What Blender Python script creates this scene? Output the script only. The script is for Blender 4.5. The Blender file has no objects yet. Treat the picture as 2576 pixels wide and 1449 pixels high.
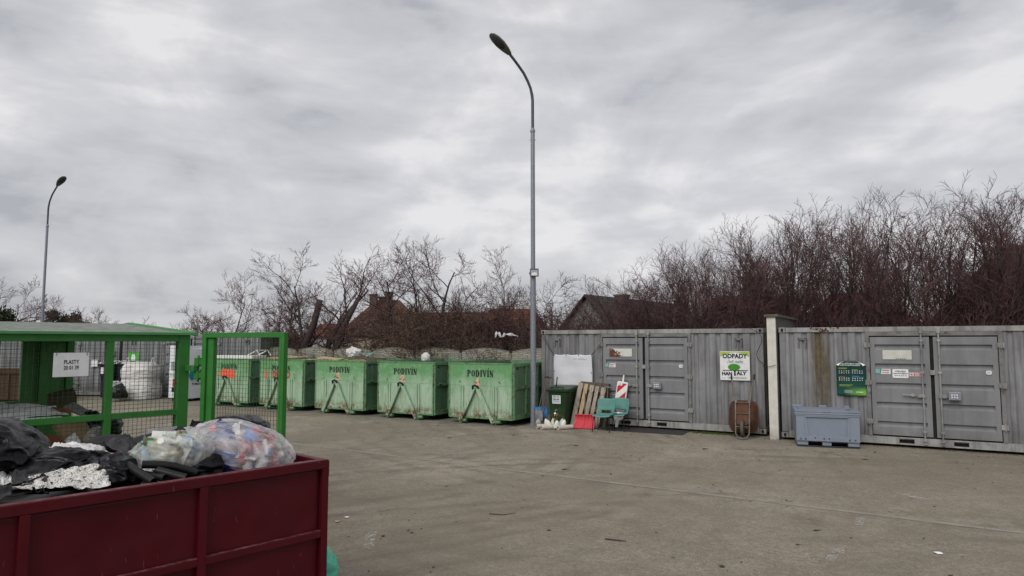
import bpy, bmesh, math, random
from math import sin, cos, pi, radians, sqrt, atan2
from mathutils import Vector, Matrix, noise as mn
random.seed(7)
scene = bpy.context.scene
COL = scene.collection
C30, S30 = cos(pi/6), .5
F = 1717.0; EYE = 2.25; TH = math.atan((861-724.5)/F)

# ------------------------------------------------------------------ geometry helpers
def ray(x, y):
    u = (x-1288)/F; v = (724.5-y)/F
    return Vector((u, cos(TH)-v*sin(TH), sin(TH)+v*cos(TH)))
def at(x, y, Y):
    d = ray(x, y); t = Y/d.y
    return Vector((d.x*t, Y, EYE+d.z*t))
def ground(x, y):
    d = ray(x, y); t = -EYE/d.z
    return Vector((d.x*t, d.y*t, 0))
def RW(s, n, z=0):
    return Vector((s*C30+n*S30, -s*S30+n*C30, z))

class MB:
    def __init__(s): s.v = []; s.f = []; s.m = []
    def add(s, vs, fs, mi=0):
        b = len(s.v); s.v.extend([tuple(q) for q in vs])
        for f in fs: s.f.append(tuple(b+i for i in f)); s.m.append(mi)
    def box(s, x0, x1, y0, y1, z0, z1, mi=0, M=None):
        vs = [Vector((x, y, z)) for x in (x0, x1) for y in (y0, y1) for z in (z0, z1)]
        if M is not None: vs = [M @ q for q in vs]
        s.add(vs, [(0,1,3,2),(4,6,7,5),(0,4,5,1),(2,3,7,6),(0,2,6,4),(1,5,7,3)], mi)
    def bar(s, a, b, w, h, mi=0, up=(0,0,1)):
        a = Vector(a); b = Vector(b); d = (b-a).normalized(); up = Vector(up)
        if abs(d.dot(up)) > .98: up = Vector((0,1,0))
        sx = d.cross(up).normalized()*w/2; sz = sx.cross(d).normalized()*h/2
        vs = [p+i*sx+j*sz for p in (a, b) for i in (-1, 1) for j in (-1, 1)]
        s.add(vs, [(0,1,3,2),(4,6,7,5),(0,4,5,1),(2,3,7,6),(0,2,6,4),(1,5,7,3)], mi)
    def tube(s, pts, rs, n=8, mi=0, caps=True):
        pts = [Vector(p) for p in pts]
        if not isinstance(rs, (list, tuple)): rs = [rs]*len(pts)
        b = len(s.v); k = len(pts); ref = None
        for i, p in enumerate(pts):
            d = (pts[min(i+1, k-1)]-pts[max(i-1, 0)])
            if d.length < 1e-9: d = Vector((0,0,1))
            d.normalize()
            if ref is None: ref = Vector((1,0,0)) if abs(d.x) < .8 else Vector((0,1,0))
            ax = (ref-d*ref.dot(d)).normalized(); ref = ax; ay = d.cross(ax)
            for j in range(n):
                a = 2*pi*j/n; s.v.append(tuple(p+(ax*cos(a)+ay*sin(a))*rs[i]))
        for i in range(k-1):
            for j in range(n):
                j2 = (j+1) % n
                s.f.append((b+i*n+j, b+i*n+j2, b+(i+1)*n+j2, b+(i+1)*n+j)); s.m.append(mi)
        if caps:
            s.f.append(tuple(b+j for j in reversed(range(n)))); s.m.append(mi)
            s.f.append(tuple(b+(k-1)*n+j for j in range(n))); s.m.append(mi)
    def poly(s, pts, mi=0): s.add(pts, [tuple(range(len(pts)))], mi)
    def xz(s, pts, y, mi=0): s.poly([(x, y, z) for x, z in pts], mi)
    def prism(s, pts, y0, y1, mi=0):      # outline in xz, extruded along y
        n = len(pts); vs = [(x, y0, z) for x, z in pts]+[(x, y1, z) for x, z in pts]
        s.add(vs, [tuple(range(n)), tuple(reversed(range(n, 2*n)))]+[(i, i+n, (i+1) % n+n, (i+1) % n) for i in range(n)], mi)
    def lathe(s, prof, n=20, mi=0, M=None, wob=None):
        vs = []
        for r, z in prof:
            for j in range(n):
                a = 2*pi*j/n; q = Vector((r*cos(a), r*sin(a), z))
                if wob: q = wob(q, a)
                vs.append(M @ q if M is not None else q)
        fs = []
        for i in range(len(prof)-1):
            for j in range(n):
                j2 = (j+1) % n; fs.append((i*n+j, i*n+j2, (i+1)*n+j2, (i+1)*n+j))
        s.add(vs, fs, mi)
    def grid(s, fn, nu, nv, mi=0):
        vs = [fn(i/nu, j/nv) for i in range(nu+1) for j in range(nv+1)]
        s.add(vs, [(i*(nv+1)+j, (i+1)*(nv+1)+j, (i+1)*(nv+1)+j+1, i*(nv+1)+j+1) for i in range(nu) for j in range(nv)], mi)
    def text(s, body, x, z, size, y, mi=0, bold=0, sx=1, shear=0, align='CENTER', M=None):
        c = bpy.data.curves.new('t', 'FONT'); c.body = body; c.size = size; c.offset = bold; c.shear = shear
        c.align_x = align; c.align_y = 'CENTER'; c.resolution_u = 3
        o = bpy.data.objects.new('t', c); COL.objects.link(o)
        me = bpy.data.meshes.new_from_object(o.evaluated_get(bpy.context.evaluated_depsgraph_get()))
        vs = [Vector((x+p.co.x*sx, y, z+p.co.y)) for p in me.vertices]
        if M is not None: vs = [M @ q for q in vs]
        s.add(vs, [tuple(p.vertices) for p in me.polygons], mi)
        bpy.data.objects.remove(o); bpy.data.curves.remove(c); bpy.data.meshes.remove(me)
    def build(s, name, mats, parent=None, smooth=False, bevel=0, seg=2, loc=None, solid=0, label=None):
        me = bpy.data.meshes.new(name)
        me.from_pydata(s.v, [], s.f)
        if not isinstance(mats, (list, tuple)): mats = [mats]
        for m in mats: me.materials.append(m)
        if len(mats) > 1: me.polygons.foreach_set('material_index', s.m)
        me.update()
        if not solid:
            bm = bmesh.new(); bm.from_mesh(me); bmesh.ops.recalc_face_normals(bm, faces=bm.faces); bm.to_mesh(me); bm.free()
        if smooth:
            me.polygons.foreach_set('use_smooth', [True]*len(me.polygons))
            if smooth != 'all': me.set_sharp_from_angle(angle=radians(40))
        o = bpy.data.objects.new(name, me); COL.objects.link(o)
        if parent is not None: o.parent = parent
        if loc is not None: o.location = loc
        if solid:
            md = o.modifiers.new('thick', 'SOLIDIFY'); md.thickness = solid
        if bevel:
            md = o.modifiers.new('bev', 'BEVEL'); md.width = bevel; md.segments = seg; md.limit_method = 'ANGLE'; md.angle_limit = radians(35)
        if label: o['label'] = label
        return o

def tag(o, label, cat, group=None, kind=None):
    o['label'] = label; o['category'] = cat
    if group: o['group'] = group
    if kind: o['kind'] = kind
    return o
def thing(name, label, cat, loc=(0,0,0), rz=0, group=None, rot=None):
    o = bpy.data.objects.new(name, None); o.empty_display_size = .2; COL.objects.link(o)
    o.location = loc; o.rotation_euler = rot if rot else (0, 0, rz)
    return tag(o, label, cat, group)
def struct(o): o['kind'] = 'structure'; return o
def dup(root, loc, rz=0, scale=None, label=None, group=None):
    def cp(o, par):
        c = o.copy(); COL.objects.link(c)
        if par is not None: c.parent = par
        for ch in o.children: cp(ch, c)
        return c
    r = cp(root, None); r.location = loc; r.rotation_euler = (0, 0, rz)
    if scale is not None: r.scale = scale if isinstance(scale, (tuple, list)) else (scale,)*3
    if label: r['label'] = label
    if group: r['group'] = group
    return r

# ------------------------------------------------------------------ material helpers
class NT:
    def __init__(s, name):
        s.mat = bpy.data.materials.new(name); s.mat.use_nodes = True; s.t = s.mat.node_tree
        s.b = s.t.nodes['Principled BSDF']; s.out = s.t.nodes['Material Output']; s.b.inputs['Specular IOR Level'].default_value = .28
        s._c = None
    def n(s, typ, **kw):
        o = s.t.nodes.new(typ)
        for k, v in kw.items(): setattr(o, k, v)
        return o
    def l(s, a, b): s.t.links.new(a, b)
    def co(s, rnd=True):
        if s._c is None:
            tc = s.n('ShaderNodeTexCoord'); s.raw = tc.outputs['Object']
            oi = s.n('ShaderNodeObjectInfo'); m = s.n('ShaderNodeMath', operation='MULTIPLY'); m.inputs[1].default_value = 37.0
            s.l(oi.outputs['Random'], m.inputs[0])
            a = s.n('ShaderNodeVectorMath', operation='ADD'); s.l(tc.outputs['Object'], a.inputs[0]); s.l(m.outputs[0], a.inputs[1])
            s._c = a.outputs[0]
        return s._c if rnd else s.raw
    def noise(s, scale, detail=4, rough=.6, vec=None, stretch=None, dist=0):
        v = vec or s.co()
        if stretch:
            mp = s.n('ShaderNodeMapping'); mp.inputs['Scale'].default_value = stretch; s.l(v, mp.inputs['Vector']); v = mp.outputs[0]
        t = s.n('ShaderNodeTexNoise'); t.inputs['Scale'].default_value = scale; t.inputs['Detail'].default_value = detail
        t.inputs['Roughness'].default_value = rough; t.inputs['Distortion'].default_value = dist
        s.l(v, t.inputs['Vector']); return t.outputs['Fac']
    def ramp(s, fac, lo, hi, a=0, b=1):
        r = s.n('ShaderNodeMapRange'); r.inputs[1].default_value = lo; r.inputs[2].default_value = hi
        r.inputs[3].default_value = a; r.inputs[4].default_value = b; s.l(fac, r.inputs[0]); return r.outputs[0]
    def mul(s, a, b, op='MULTIPLY'):
        m = s.n('ShaderNodeMath', operation=op)
        for i, q in enumerate((a, b)):
            if isinstance(q, (int, float)): m.inputs[i].default_value = q
            else: s.l(q, m.inputs[i])
        return m.outputs[0]
    def mix(s, fac, a, b):
        m = s.n('ShaderNodeMix', data_type='RGBA')
        for i, q in ((0, fac), (6, a), (7, b)):
            if isinstance(q, (int, float)): m.inputs[i].default_value = q
            elif isinstance(q, (tuple, list)): m.inputs[i].default_value = (*q[:3], 1)
            else: s.l(q, m.inputs[i])
        return m.outputs[2]
    def col(s, c):
        if isinstance(c, (tuple, list)): s.b.inputs['Base Color'].default_value = (*c[:3], 1)
        else: s.l(c, s.b.inputs['Base Color'])
    def bump(s, h, strength=.3, dist=.01):
        b = s.n('ShaderNodeBump'); b.inputs['Strength'].default_value = strength; b.inputs['Distance'].default_value = dist
        s.l(h, b.inputs['Height']); s.l(b.outputs[0], s.b.inputs['Normal'])
    def zz(s):
        s.co(); x = s.n('ShaderNodeSeparateXYZ'); s.l(s.raw, x.inputs[0]); return x.outputs

def paint(name, col, col2=None, scale=3, rough=.6, metal=0, streak=None, rust=None, dirt=None, bump=.15, bscale=30, bd=.003, grain=0, rough_var=.15):
    """weathered paint: two-tone mottling, vertical rain streaks, rust patches, low dirt"""
    m = NT(name)
    c = col
    if col2: c = m.mix(m.ramp(m.noise(scale, 5, .65), .35, .65), col, col2)
    if streak:
        sc, amt = streak; c = m.mix(m.ramp(m.noise(7, 4, .6, stretch=(1, 1, .07)), .48, .75, 0, amt), c, sc)
        c = m.mix(m.ramp(m.noise(2.6, 5, .7, stretch=(1, 1, .12)), .5, .68, 0, amt*.75), c, sc); c = m.mix(m.ramp(m.noise(20, 3, .6, stretch=(1, 1, .05)), .58, .8, 0, amt*.4), c, sc)
    if dirt:
        dc, amt, z0, z1 = dirt; z = m.zz()[2]
        g = m.mul(m.ramp(z, z1, z0), m.ramp(m.noise(6, 5, .7), .3, .6)); c = m.mix(m.mul(g, amt), c, dc)
    if rust:
        rc, lo, hi, rs = rust; c = m.mix(m.ramp(m.noise(rs, 6, .75), lo, hi), c, rc)
    if grain: c = m.mix(m.ramp(m.noise(120, 3, .7), .4, .7, 0, grain), c, (.02, .02, .02))
    m.col(c)
    m.b.inputs['Metallic'].default_value = metal
    m.l(m.ramp(m.noise(9, 3), .3, .7, max(0.05, rough-rough_var), min(1, rough+rough_var)), m.b.inputs['Roughness'])
    if bump: m.bump(m.noise(bscale, 4), bump, bd)
    return m.mat
def plain(name, col, rough=.6, metal=0):
    return paint(name, col, tuple(q*.82 for q in col), 6, rough, metal, bump=.05)

RUST = (.09, .035, .015)
M = {}
M['grey_steel'] = paint('grey_steel', (.245,.247,.258), (.17,.172,.18), 1.1, .62, .0, streak=((.07,.068,.064), .75), rust=((.13,.09,.05), .62, .8, 1.6), dirt=((.085,.07,.055), .75, 0, .45), bump=.1)
M['grey_door'] = paint('grey_door', (.215,.217,.228), (.17,.172,.182), 1.2, .6, .0, streak=((.11,.11,.112), .45), rust=((.1,.05,.025), .72, .8, 3.5), dirt=((.09,.075,.06), .6, .1, .4), bump=.1)
M['grey_rail'] = paint('grey_rail', (.33,.335,.32), (.2,.205,.2), 2.5, .6, .0, streak=((.07,.06,.045), .7), rust=((.12,.07,.04), .58, .72, 3), bump=.2)
M['rusty_frame'] = paint('rusty_frame', (.2,.2,.2), (.11,.11,.11), 3, .7, .0, rust=((.06,.04,.03), .55, .7, 6), bump=.3)
M['dark_seal'] = plain('dark_seal', (.018,.018,.018), .8)
M['black'] = plain('black', (.008,.008,.008), .7)
M['white_panel'] = plain('white_panel', (.74,.75,.76), .5)
M['white_plastic'] = paint('white_plastic', (.75,.75,.73), (.6,.59,.56), 8, .45, bump=.05)
m = NT('rust_label'); X = m.zz(); rf_ = m.mul(m.mul(m.noise(9, 6, .8), m.mul(X[0], -.55), 'ADD'), m.mul(X[2], -.9), 'ADD'); m.col(m.mix(m.ramp(rf_, .53, .56), (.55,.56,.52), (.11,.032,.012))); M['rust_label'] = m.mat
M['scuffed_label'] = paint('scuffed_label', (.55,.57,.52), (.45,.46,.42), 5, .5, rust=((.3,.17,.05), .62, .7, 7))
M['teal_print'] = plain('teal_print', (.02,.24,.22), .5)
M['red_print'] = plain('red_print', (.48,.03,.04), .5)
M['black_print'] = plain('black_print', (.012,.012,.014), .6)
M['galv'] = paint('galv', (.27,.29,.33), (.17,.19,.22), 28, .5, .35, bump=.05)
M['galv_dark'] = paint('galv_dark', (.1,.105,.125), (.07,.075,.09), 20, .5, .3)
M['brass'] = plain('brass', (.2,.15,.06), .35, .8)
M['rubber'] = plain('rubber', (.02,.02,.022), .85)
M['bark'] = paint('bark', (.06,.045,.04), (.035,.027,.026), 5, .9, bump=.6, bscale=20, bd=.01)
M['twig'] = paint('twig', (.125,.066,.064), (.072,.042,.044), 2, .9, bump=0)
M['twig_brown'] = paint('twig_brown', (.095,.06,.05), (.055,.036,.033), 1, .9, bump=0)
M['dry_leaf'] = paint('dry_leaf', (.12,.085,.045), (.075,.055,.03), 3, .9, bump=0)

def m_dumpster():
    m = NT('dumpster_paint'); X = m.zz(); z = X[2]
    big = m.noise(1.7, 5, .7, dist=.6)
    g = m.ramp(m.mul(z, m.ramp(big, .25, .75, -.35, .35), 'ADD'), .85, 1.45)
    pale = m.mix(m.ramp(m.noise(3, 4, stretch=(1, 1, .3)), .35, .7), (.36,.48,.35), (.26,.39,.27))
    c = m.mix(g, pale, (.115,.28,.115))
    c = m.mix(m.ramp(m.noise(6, 5, .7, dist=1), .52, .68, 0, .55), c, (.27,.44,.28))
    c = m.mix(m.ramp(m.noise(14, 4, .6, stretch=(1, 1, .06)), .55, .8, 0, .5), c, (.1,.13,.05))
    c = m.mix(m.mul(m.ramp(z, 1.02, .92), m.ramp(m.noise(18, 4, .6, stretch=(1, 1, .1)), .5, .72, 0, .5)), c, (.13,.08,.03))
    low = m.mul(m.ramp(z, .48, .24), m.ramp(m.noise(5, 6, .8), .44, .56))
    c = m.mix(low, c, (.12,.05,.02))
    c = m.mix(m.ramp(m.noise(9, 6, .8), .68, .73), c, RUST)
    for cx in (.36, 1.66, .95):
        dx = m.mul(m.mul(X[0], -cx, 'ADD'), 13 if cx != .95 else 5); dz = m.mul(m.mul(z, -1.15, 'ADD'), 8 if cx != .95 else 12)
        d = m.mul(m.mul(dx, dx), m.mul(dz, dz), 'ADD'); d = m.mul(d, m.ramp(m.noise(14, 5, .8), .3, .7, .0, 3.2), 'ADD')
        c = m.mix(m.ramp(d, 1.5, 1.25), c, (.1,.04,.02))
    m.col(c); m.b.inputs['Roughness'].default_value = .55
    m.bump(m.noise(4, 4), .35, .012); return m.mat
M['dump'] = m_dumpster()
M['dump_side'] = paint('dumpster_side', (.085,.21,.12), (.13,.26,.16), 2, .6, streak=((.1,.07,.03), .6), rust=(RUST, .66, .74, 4), bump=.3, bscale=6, bd=.01)
M['dump_dark'] = paint('dumpster_trim', (.09,.22,.10), (.14,.25,.14), 4, .6, rust=((.1,.055,.025), .52, .62, 9), bump=.3)
M['stencil'] = plain('stencil_black', (.012,.018,.014), .6)
M['salmon'] = paint('salmon_spray', (.75,.36,.27), (.6,.35,.25), 20, .6)
M['orange'] = paint('orange_spray', (.85,.16,.09), (.7,.1,.06), 9, .6)
M['red_brush'] = plain('red_brush', (.42,.035,.03), .5)
M['cage'] = paint('cage_green', (.026,.15,.024), (.038,.18,.036), 4, .42, rust=((.03,.05,.02), .68, .76, 12), bump=.1)
M['cage_wire'] = paint('wire_green', (.02,.075,.022), (.03,.05,.022), 6, .5, bump=0)
M['cage_roof'] = paint('cage_roof', (.12,.145,.10), (.07,.095,.055), 2.5, .4, streak=((.06,.1,.05), .3), bump=.05)
def m_red():
    m = NT('oxblood_paint'); m.b.inputs['Specular IOR Level'].default_value = .2
    c = m.mix(m.ramp(m.noise(2.2, 4), .3, .7), (.078,.004,.009), (.055,.003,.007))
    c = m.mix(m.ramp(m.noise(30, 3, .5, stretch=(1, 1, .12), dist=2), .70, .75, 0, .45), c, (.3,.18,.16))
    c = m.mix(m.ramp(m.noise(50, 6, .9), .69, .74, 0, .6), c, (.3,.24,.2))
    m.col(c); m.l(m.ramp(m.noise(5, 4), .3, .7, .3, .5), m.b.inputs['Roughness']); m.bump(m.noise(6, 4), .12, .01); return m.mat
M['red'] = m_red()
def m_redtop():
    m = NT('oxblood_worn')
    c = m.mix(m.ramp(m.noise(14, 6, .85, stretch=(1, 1, 1)), .45, .62), (.09,.012,.018), (.17,.09,.085))
    c = m.mix(m.ramp(m.noise(30, 6, .9), .62, .7), c, (.28,.24,.2)); m.col(c); m.b.inputs['Roughness'].default_value = .6; return m.mat
M['redtop'] = m_redtop()

def m_ground():
    m = NT('asphalt'); v = m.co(); 
    c = m.mix(m.ramp(m.noise(.35, 6, .65), .38, .62), (.215,.182,.130), (.36,.315,.24))
    c = m.mix(m.ramp(m.noise(1.6, 5, .7, dist=.8), .42, .62, 0, .6), c, (.18,.155,.115))
    c = m.mix(m.ramp(m.noise(5, 5, .7), .55, .75, 0, .5), c, (.33,.31,.27))
    c = m.mix(m.ramp(m.noise(13, 6, .88), .44, .60, 0, .62), c, (.115,.10,.08))
    c = m.mix(m.ramp(m.noise(17, 6, .9), .52, .66, 0, .65), c, (.43,.39,.33))
    fine = m.noise(38, 4, .8)
    c = m.mix(m.ramp(fine, .52, .66, 0, .75), c, (.10,.09,.075))
    c = m.mix(m.ramp(m.noise(70, 3, .8), .58, .68, 0, .8), c, (.50,.47,.42))
    vo = m.n('ShaderNodeTexVoronoi'); vo.inputs['Scale'].default_value = 60; m.l(v, vo.inputs['Vector'])
    c = m.mix(m.ramp(vo.outputs['Distance'], .05, .6, .35, 0), c, (.08,.07,.06))
    # tyre arcs of turning trucks and dark oil stains
    for cxy, rs_, am in (((3.5, -3.0, 0), 1.6, .5), ((-7.0, 17.0, 0), 1.9, .42), ((9.0, 22.0, 0), 1.5, .35)):
        sb = m.n('ShaderNodeVectorMath', operation='DISTANCE'); sb.inputs[1].default_value = cxy; m.l(m.raw, sb.inputs[0])
        cb = m.n('ShaderNodeCombineXYZ'); m.l(m.mul(sb.outputs['Value'], m.mul(m.noise(.5, 3), .9), 'ADD'), cb.inputs[0])
        arc = m.noise(rs_*1.3, 2, .5, vec=cb.outputs[0]); mask = m.mul(m.ramp(m.noise(.45, 4, .6), .40, .62), m.ramp(m.noise(25, 4, .8), .3, .6, .35, 1))
        c = m.mix(m.mul(m.mul(m.ramp(arc, .52, .6), mask), am*1.3), c, (.12,.10,.075)); c = m.mix(m.mul(m.mul(m.ramp(arc, .46, .38), mask), am*.6), c, (.36,.335,.28))
    c = m.mix(m.ramp(m.noise(.9, 6, .75), .58, .72, 0, .55), c, (.12,.1,.08))
    c = m.mix(m.ramp(m.noise(.22, 4, .6), .42, .6, 0, .45), c, (.16,.135,.10))
    # cracks
    cr = m.n('ShaderNodeTexVoronoi', feature='DISTANCE_TO_EDGE'); cr.inputs['Scale'].default_value = .33
    wv = m.n('ShaderNodeVectorMath', operation='ADD'); nn = m.n('ShaderNodeTexNoise'); nn.inputs['Scale'].default_value = 1.3; nn.inputs['Detail'].default_value = 6; m.l(v, nn.inputs['Vector'])
    m.l(nn.outputs['Color'], wv.inputs[0]); m.l(v, wv.inputs[1]); m.l(wv.outputs[0], cr.inputs['Vector'])
    crk = m.mul(m.ramp(cr.outputs['Distance'], .009, .003), m.ramp(m.noise(.7, 2), .56, .64))
    c = m.mix(m.mul(crk, .5), c, (.05,.045,.04))
    m.col(c); m.b.inputs['Roughness'].default_value = .92
    m.bump(m.noise(45, 4, .8), .7, .012); return m.mat
M['ground'] = m_ground()
M['concrete'] = paint('concrete', (.27,.25,.215), (.2,.185,.155), 4, .9, rust=((.1,.09,.07), .6, .75, 9), bump=.4)
M['chalk'] = None
def m_mark():
    m = NT('worn_white_paint'); c = m.mix(m.ramp(m.noise(38, 5, .8), .45, .6), (.5,.48,.44), (.25,.235,.2)); m.col(c)
    tr = m.n('ShaderNodeBsdfTransparent'); mx = m.n('ShaderNodeMixShader'); m.l(m.ramp(m.noise(24, 6, .9), .47, .56), mx.inputs[0])
    m.l(tr.outputs[0], mx.inputs[1]); m.l(m.b.outputs[0], mx.inputs[2]); m.l(mx.outputs[0], m.out.inputs[0]); m.b.inputs['Roughness'].default_value = .9; return m.mat
M['chalk'] = m_mark()
def m_fence():
    m = NT('stone_panel'); v = m.co(False)
    nn = m.n('ShaderNodeTexNoise'); nn.inputs['Scale'].default_value = 3; m.l(v, nn.inputs['Vector'])
    sub = m.n('ShaderNodeVectorMath', operation='MULTIPLY_ADD'); m.l(nn.outputs['Color'], sub.inputs[0]); sub.inputs[1].default_value = (.12,.12,.12); m.l(v, sub.inputs[2])
    mp = m.n('ShaderNodeMapping'); mp.inputs['Rotation'].default_value = (pi/2, 0, 0); m.l(sub.outputs[0], mp.inputs[0])
    b = m.n('ShaderNodeTexBrick'); b.inputs['Scale'].default_value = 1; b.inputs['Brick Width'].default_value = .34; b.inputs['Row Height'].default_value = .062; b.inputs['Mortar Size'].default_value = .009; b.inputs['Mortar Smooth'].default_value = .6
    b.inputs['Color1'].default_value = (.36,.345,.29,1); b.inputs['Color2'].default_value = (.25,.245,.205,1); b.inputs['Mortar'].default_value = (.05,.05,.04,1)
    m.l(mp.outputs[0], b.inputs['Vector'])
    c = m.mix(m.ramp(m.noise(5, 5, .7), .45, .75, 0, .6), b.outputs['Color'], (.13,.14,.09)); m.col(c); m.b.inputs['Roughness'].default_value = .95
    m.bump(m.mul(b.outputs['Fac'], m.noise(12, 4), 'SUBTRACT'), -.8, .03); return m.mat
M['fence'] = m_fence()
M['fence_post'] = paint('fence_post', (.2,.2,.165), (.12,.12,.1), 6, .95)
M['plaster'] = paint('plaster', (.60,.59,.53), (.50,.485,.43), 5, .85, streak=((.35,.33,.28), .3), dirt=((.15,.13,.1), .6, 0, .3), bump=.4)
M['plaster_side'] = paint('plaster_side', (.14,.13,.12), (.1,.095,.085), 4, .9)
M['grass'] = paint('moss', (.07,.11,.02), (.04,.06,.015), 14, .95)
M['soil'] = paint('soil', (.09,.08,.05), (.06,.07,.03), .6, .95, bump=.6, bscale=3)

# ------------------------------------------------------------------ setting
mb = MB(); mb.add([(-400,-60,0),(400,-60,0),(400,900,0),(-400,900,0)], [(0,1,2,3)])
struct(mb.build('ground', M['ground']))
mb = MB()
A = RW(-40, 19.9, .006); B = RW(60, 19.9, .006); D_ = RW(60, 400, .006); E_ = RW(-300, 400, .006); G_ = RW(-300, 19.9, .006)
mb.add([G_, B, D_, E_], [(0,1,2,3)]); struct(mb.build('garden_soil', M['soil']))
# narrow concrete channel strip across the yard, laid in lengths
mb = MB(); a = Vector((-16, 22.75, 0)); b = Vector((14, 3.05, 0)); d = (b-a).normalized(); sd = Vector((-d.y, d.x, 0)); L = (b-a).length; t = 0
rr = random.Random(3)
while t < L:
    ln = 1.0
    p = a+d*(t+.006)+sd*rr.uniform(-.006, .006); q = a+d*(t+ln-.006)+sd*rr.uniform(-.006, .006); w = .055
    mb.add([p-sd*w+Vector((0,0,.004)), q-sd*w+Vector((0,0,.004)), q+sd*w+Vector((0,0,.004)), p+sd*w+Vector((0,0,.004))], [(0,1,2,3)]); t += ln
struct(mb.build('joint_strip', M['concrete']))
# slab under the green skips, with its low edge
mb = MB(); mb.box(-28, -9.3, 15.55, 19.5, -.1, .012)
o = struct(mb.build('concrete_slab', paint('slab', (.20,.185,.155), (.13,.12,.10), 3, .95, bump=.5))); o.rotation_euler = (0, 0, -pi/6)
o = None
# worn road marks
def mark(name, pts):
    mb = MB(); mb.poly([(p[0], p[1], .005) for p in pts]); struct(mb.build(name, M['chalk']))
for nm, px in (('worn_paint_mark', [(2238,1236),(2262,1239),(2340,1257),(2322,1259),(2290,1252)]),
               ('worn_paint_mark', [(921,1343),(948,1336),(940,1375),(932,1382),(912,1378)]),
               ('worn_paint_mark', [(2155,1302),(2180,1302),(2172,1322),(2150,1322)]),
               ('worn_paint_mark', [(2098,1378),(2126,1376),(2122,1392),(2092,1392)]),
               ('worn_paint_mark', [(2082,1398),(2110,1396),(2102,1412),(2076,1410)]),
               ('worn_paint_mark', [(1120,1094),(1170,1090),(1175,1094),(1125,1099)]),
               ('worn_paint_mark', [(900,1062),(938,1058),(940,1062),(905,1066)])):
    mark(nm, [ground(x, y) for x, y in px])

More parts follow.
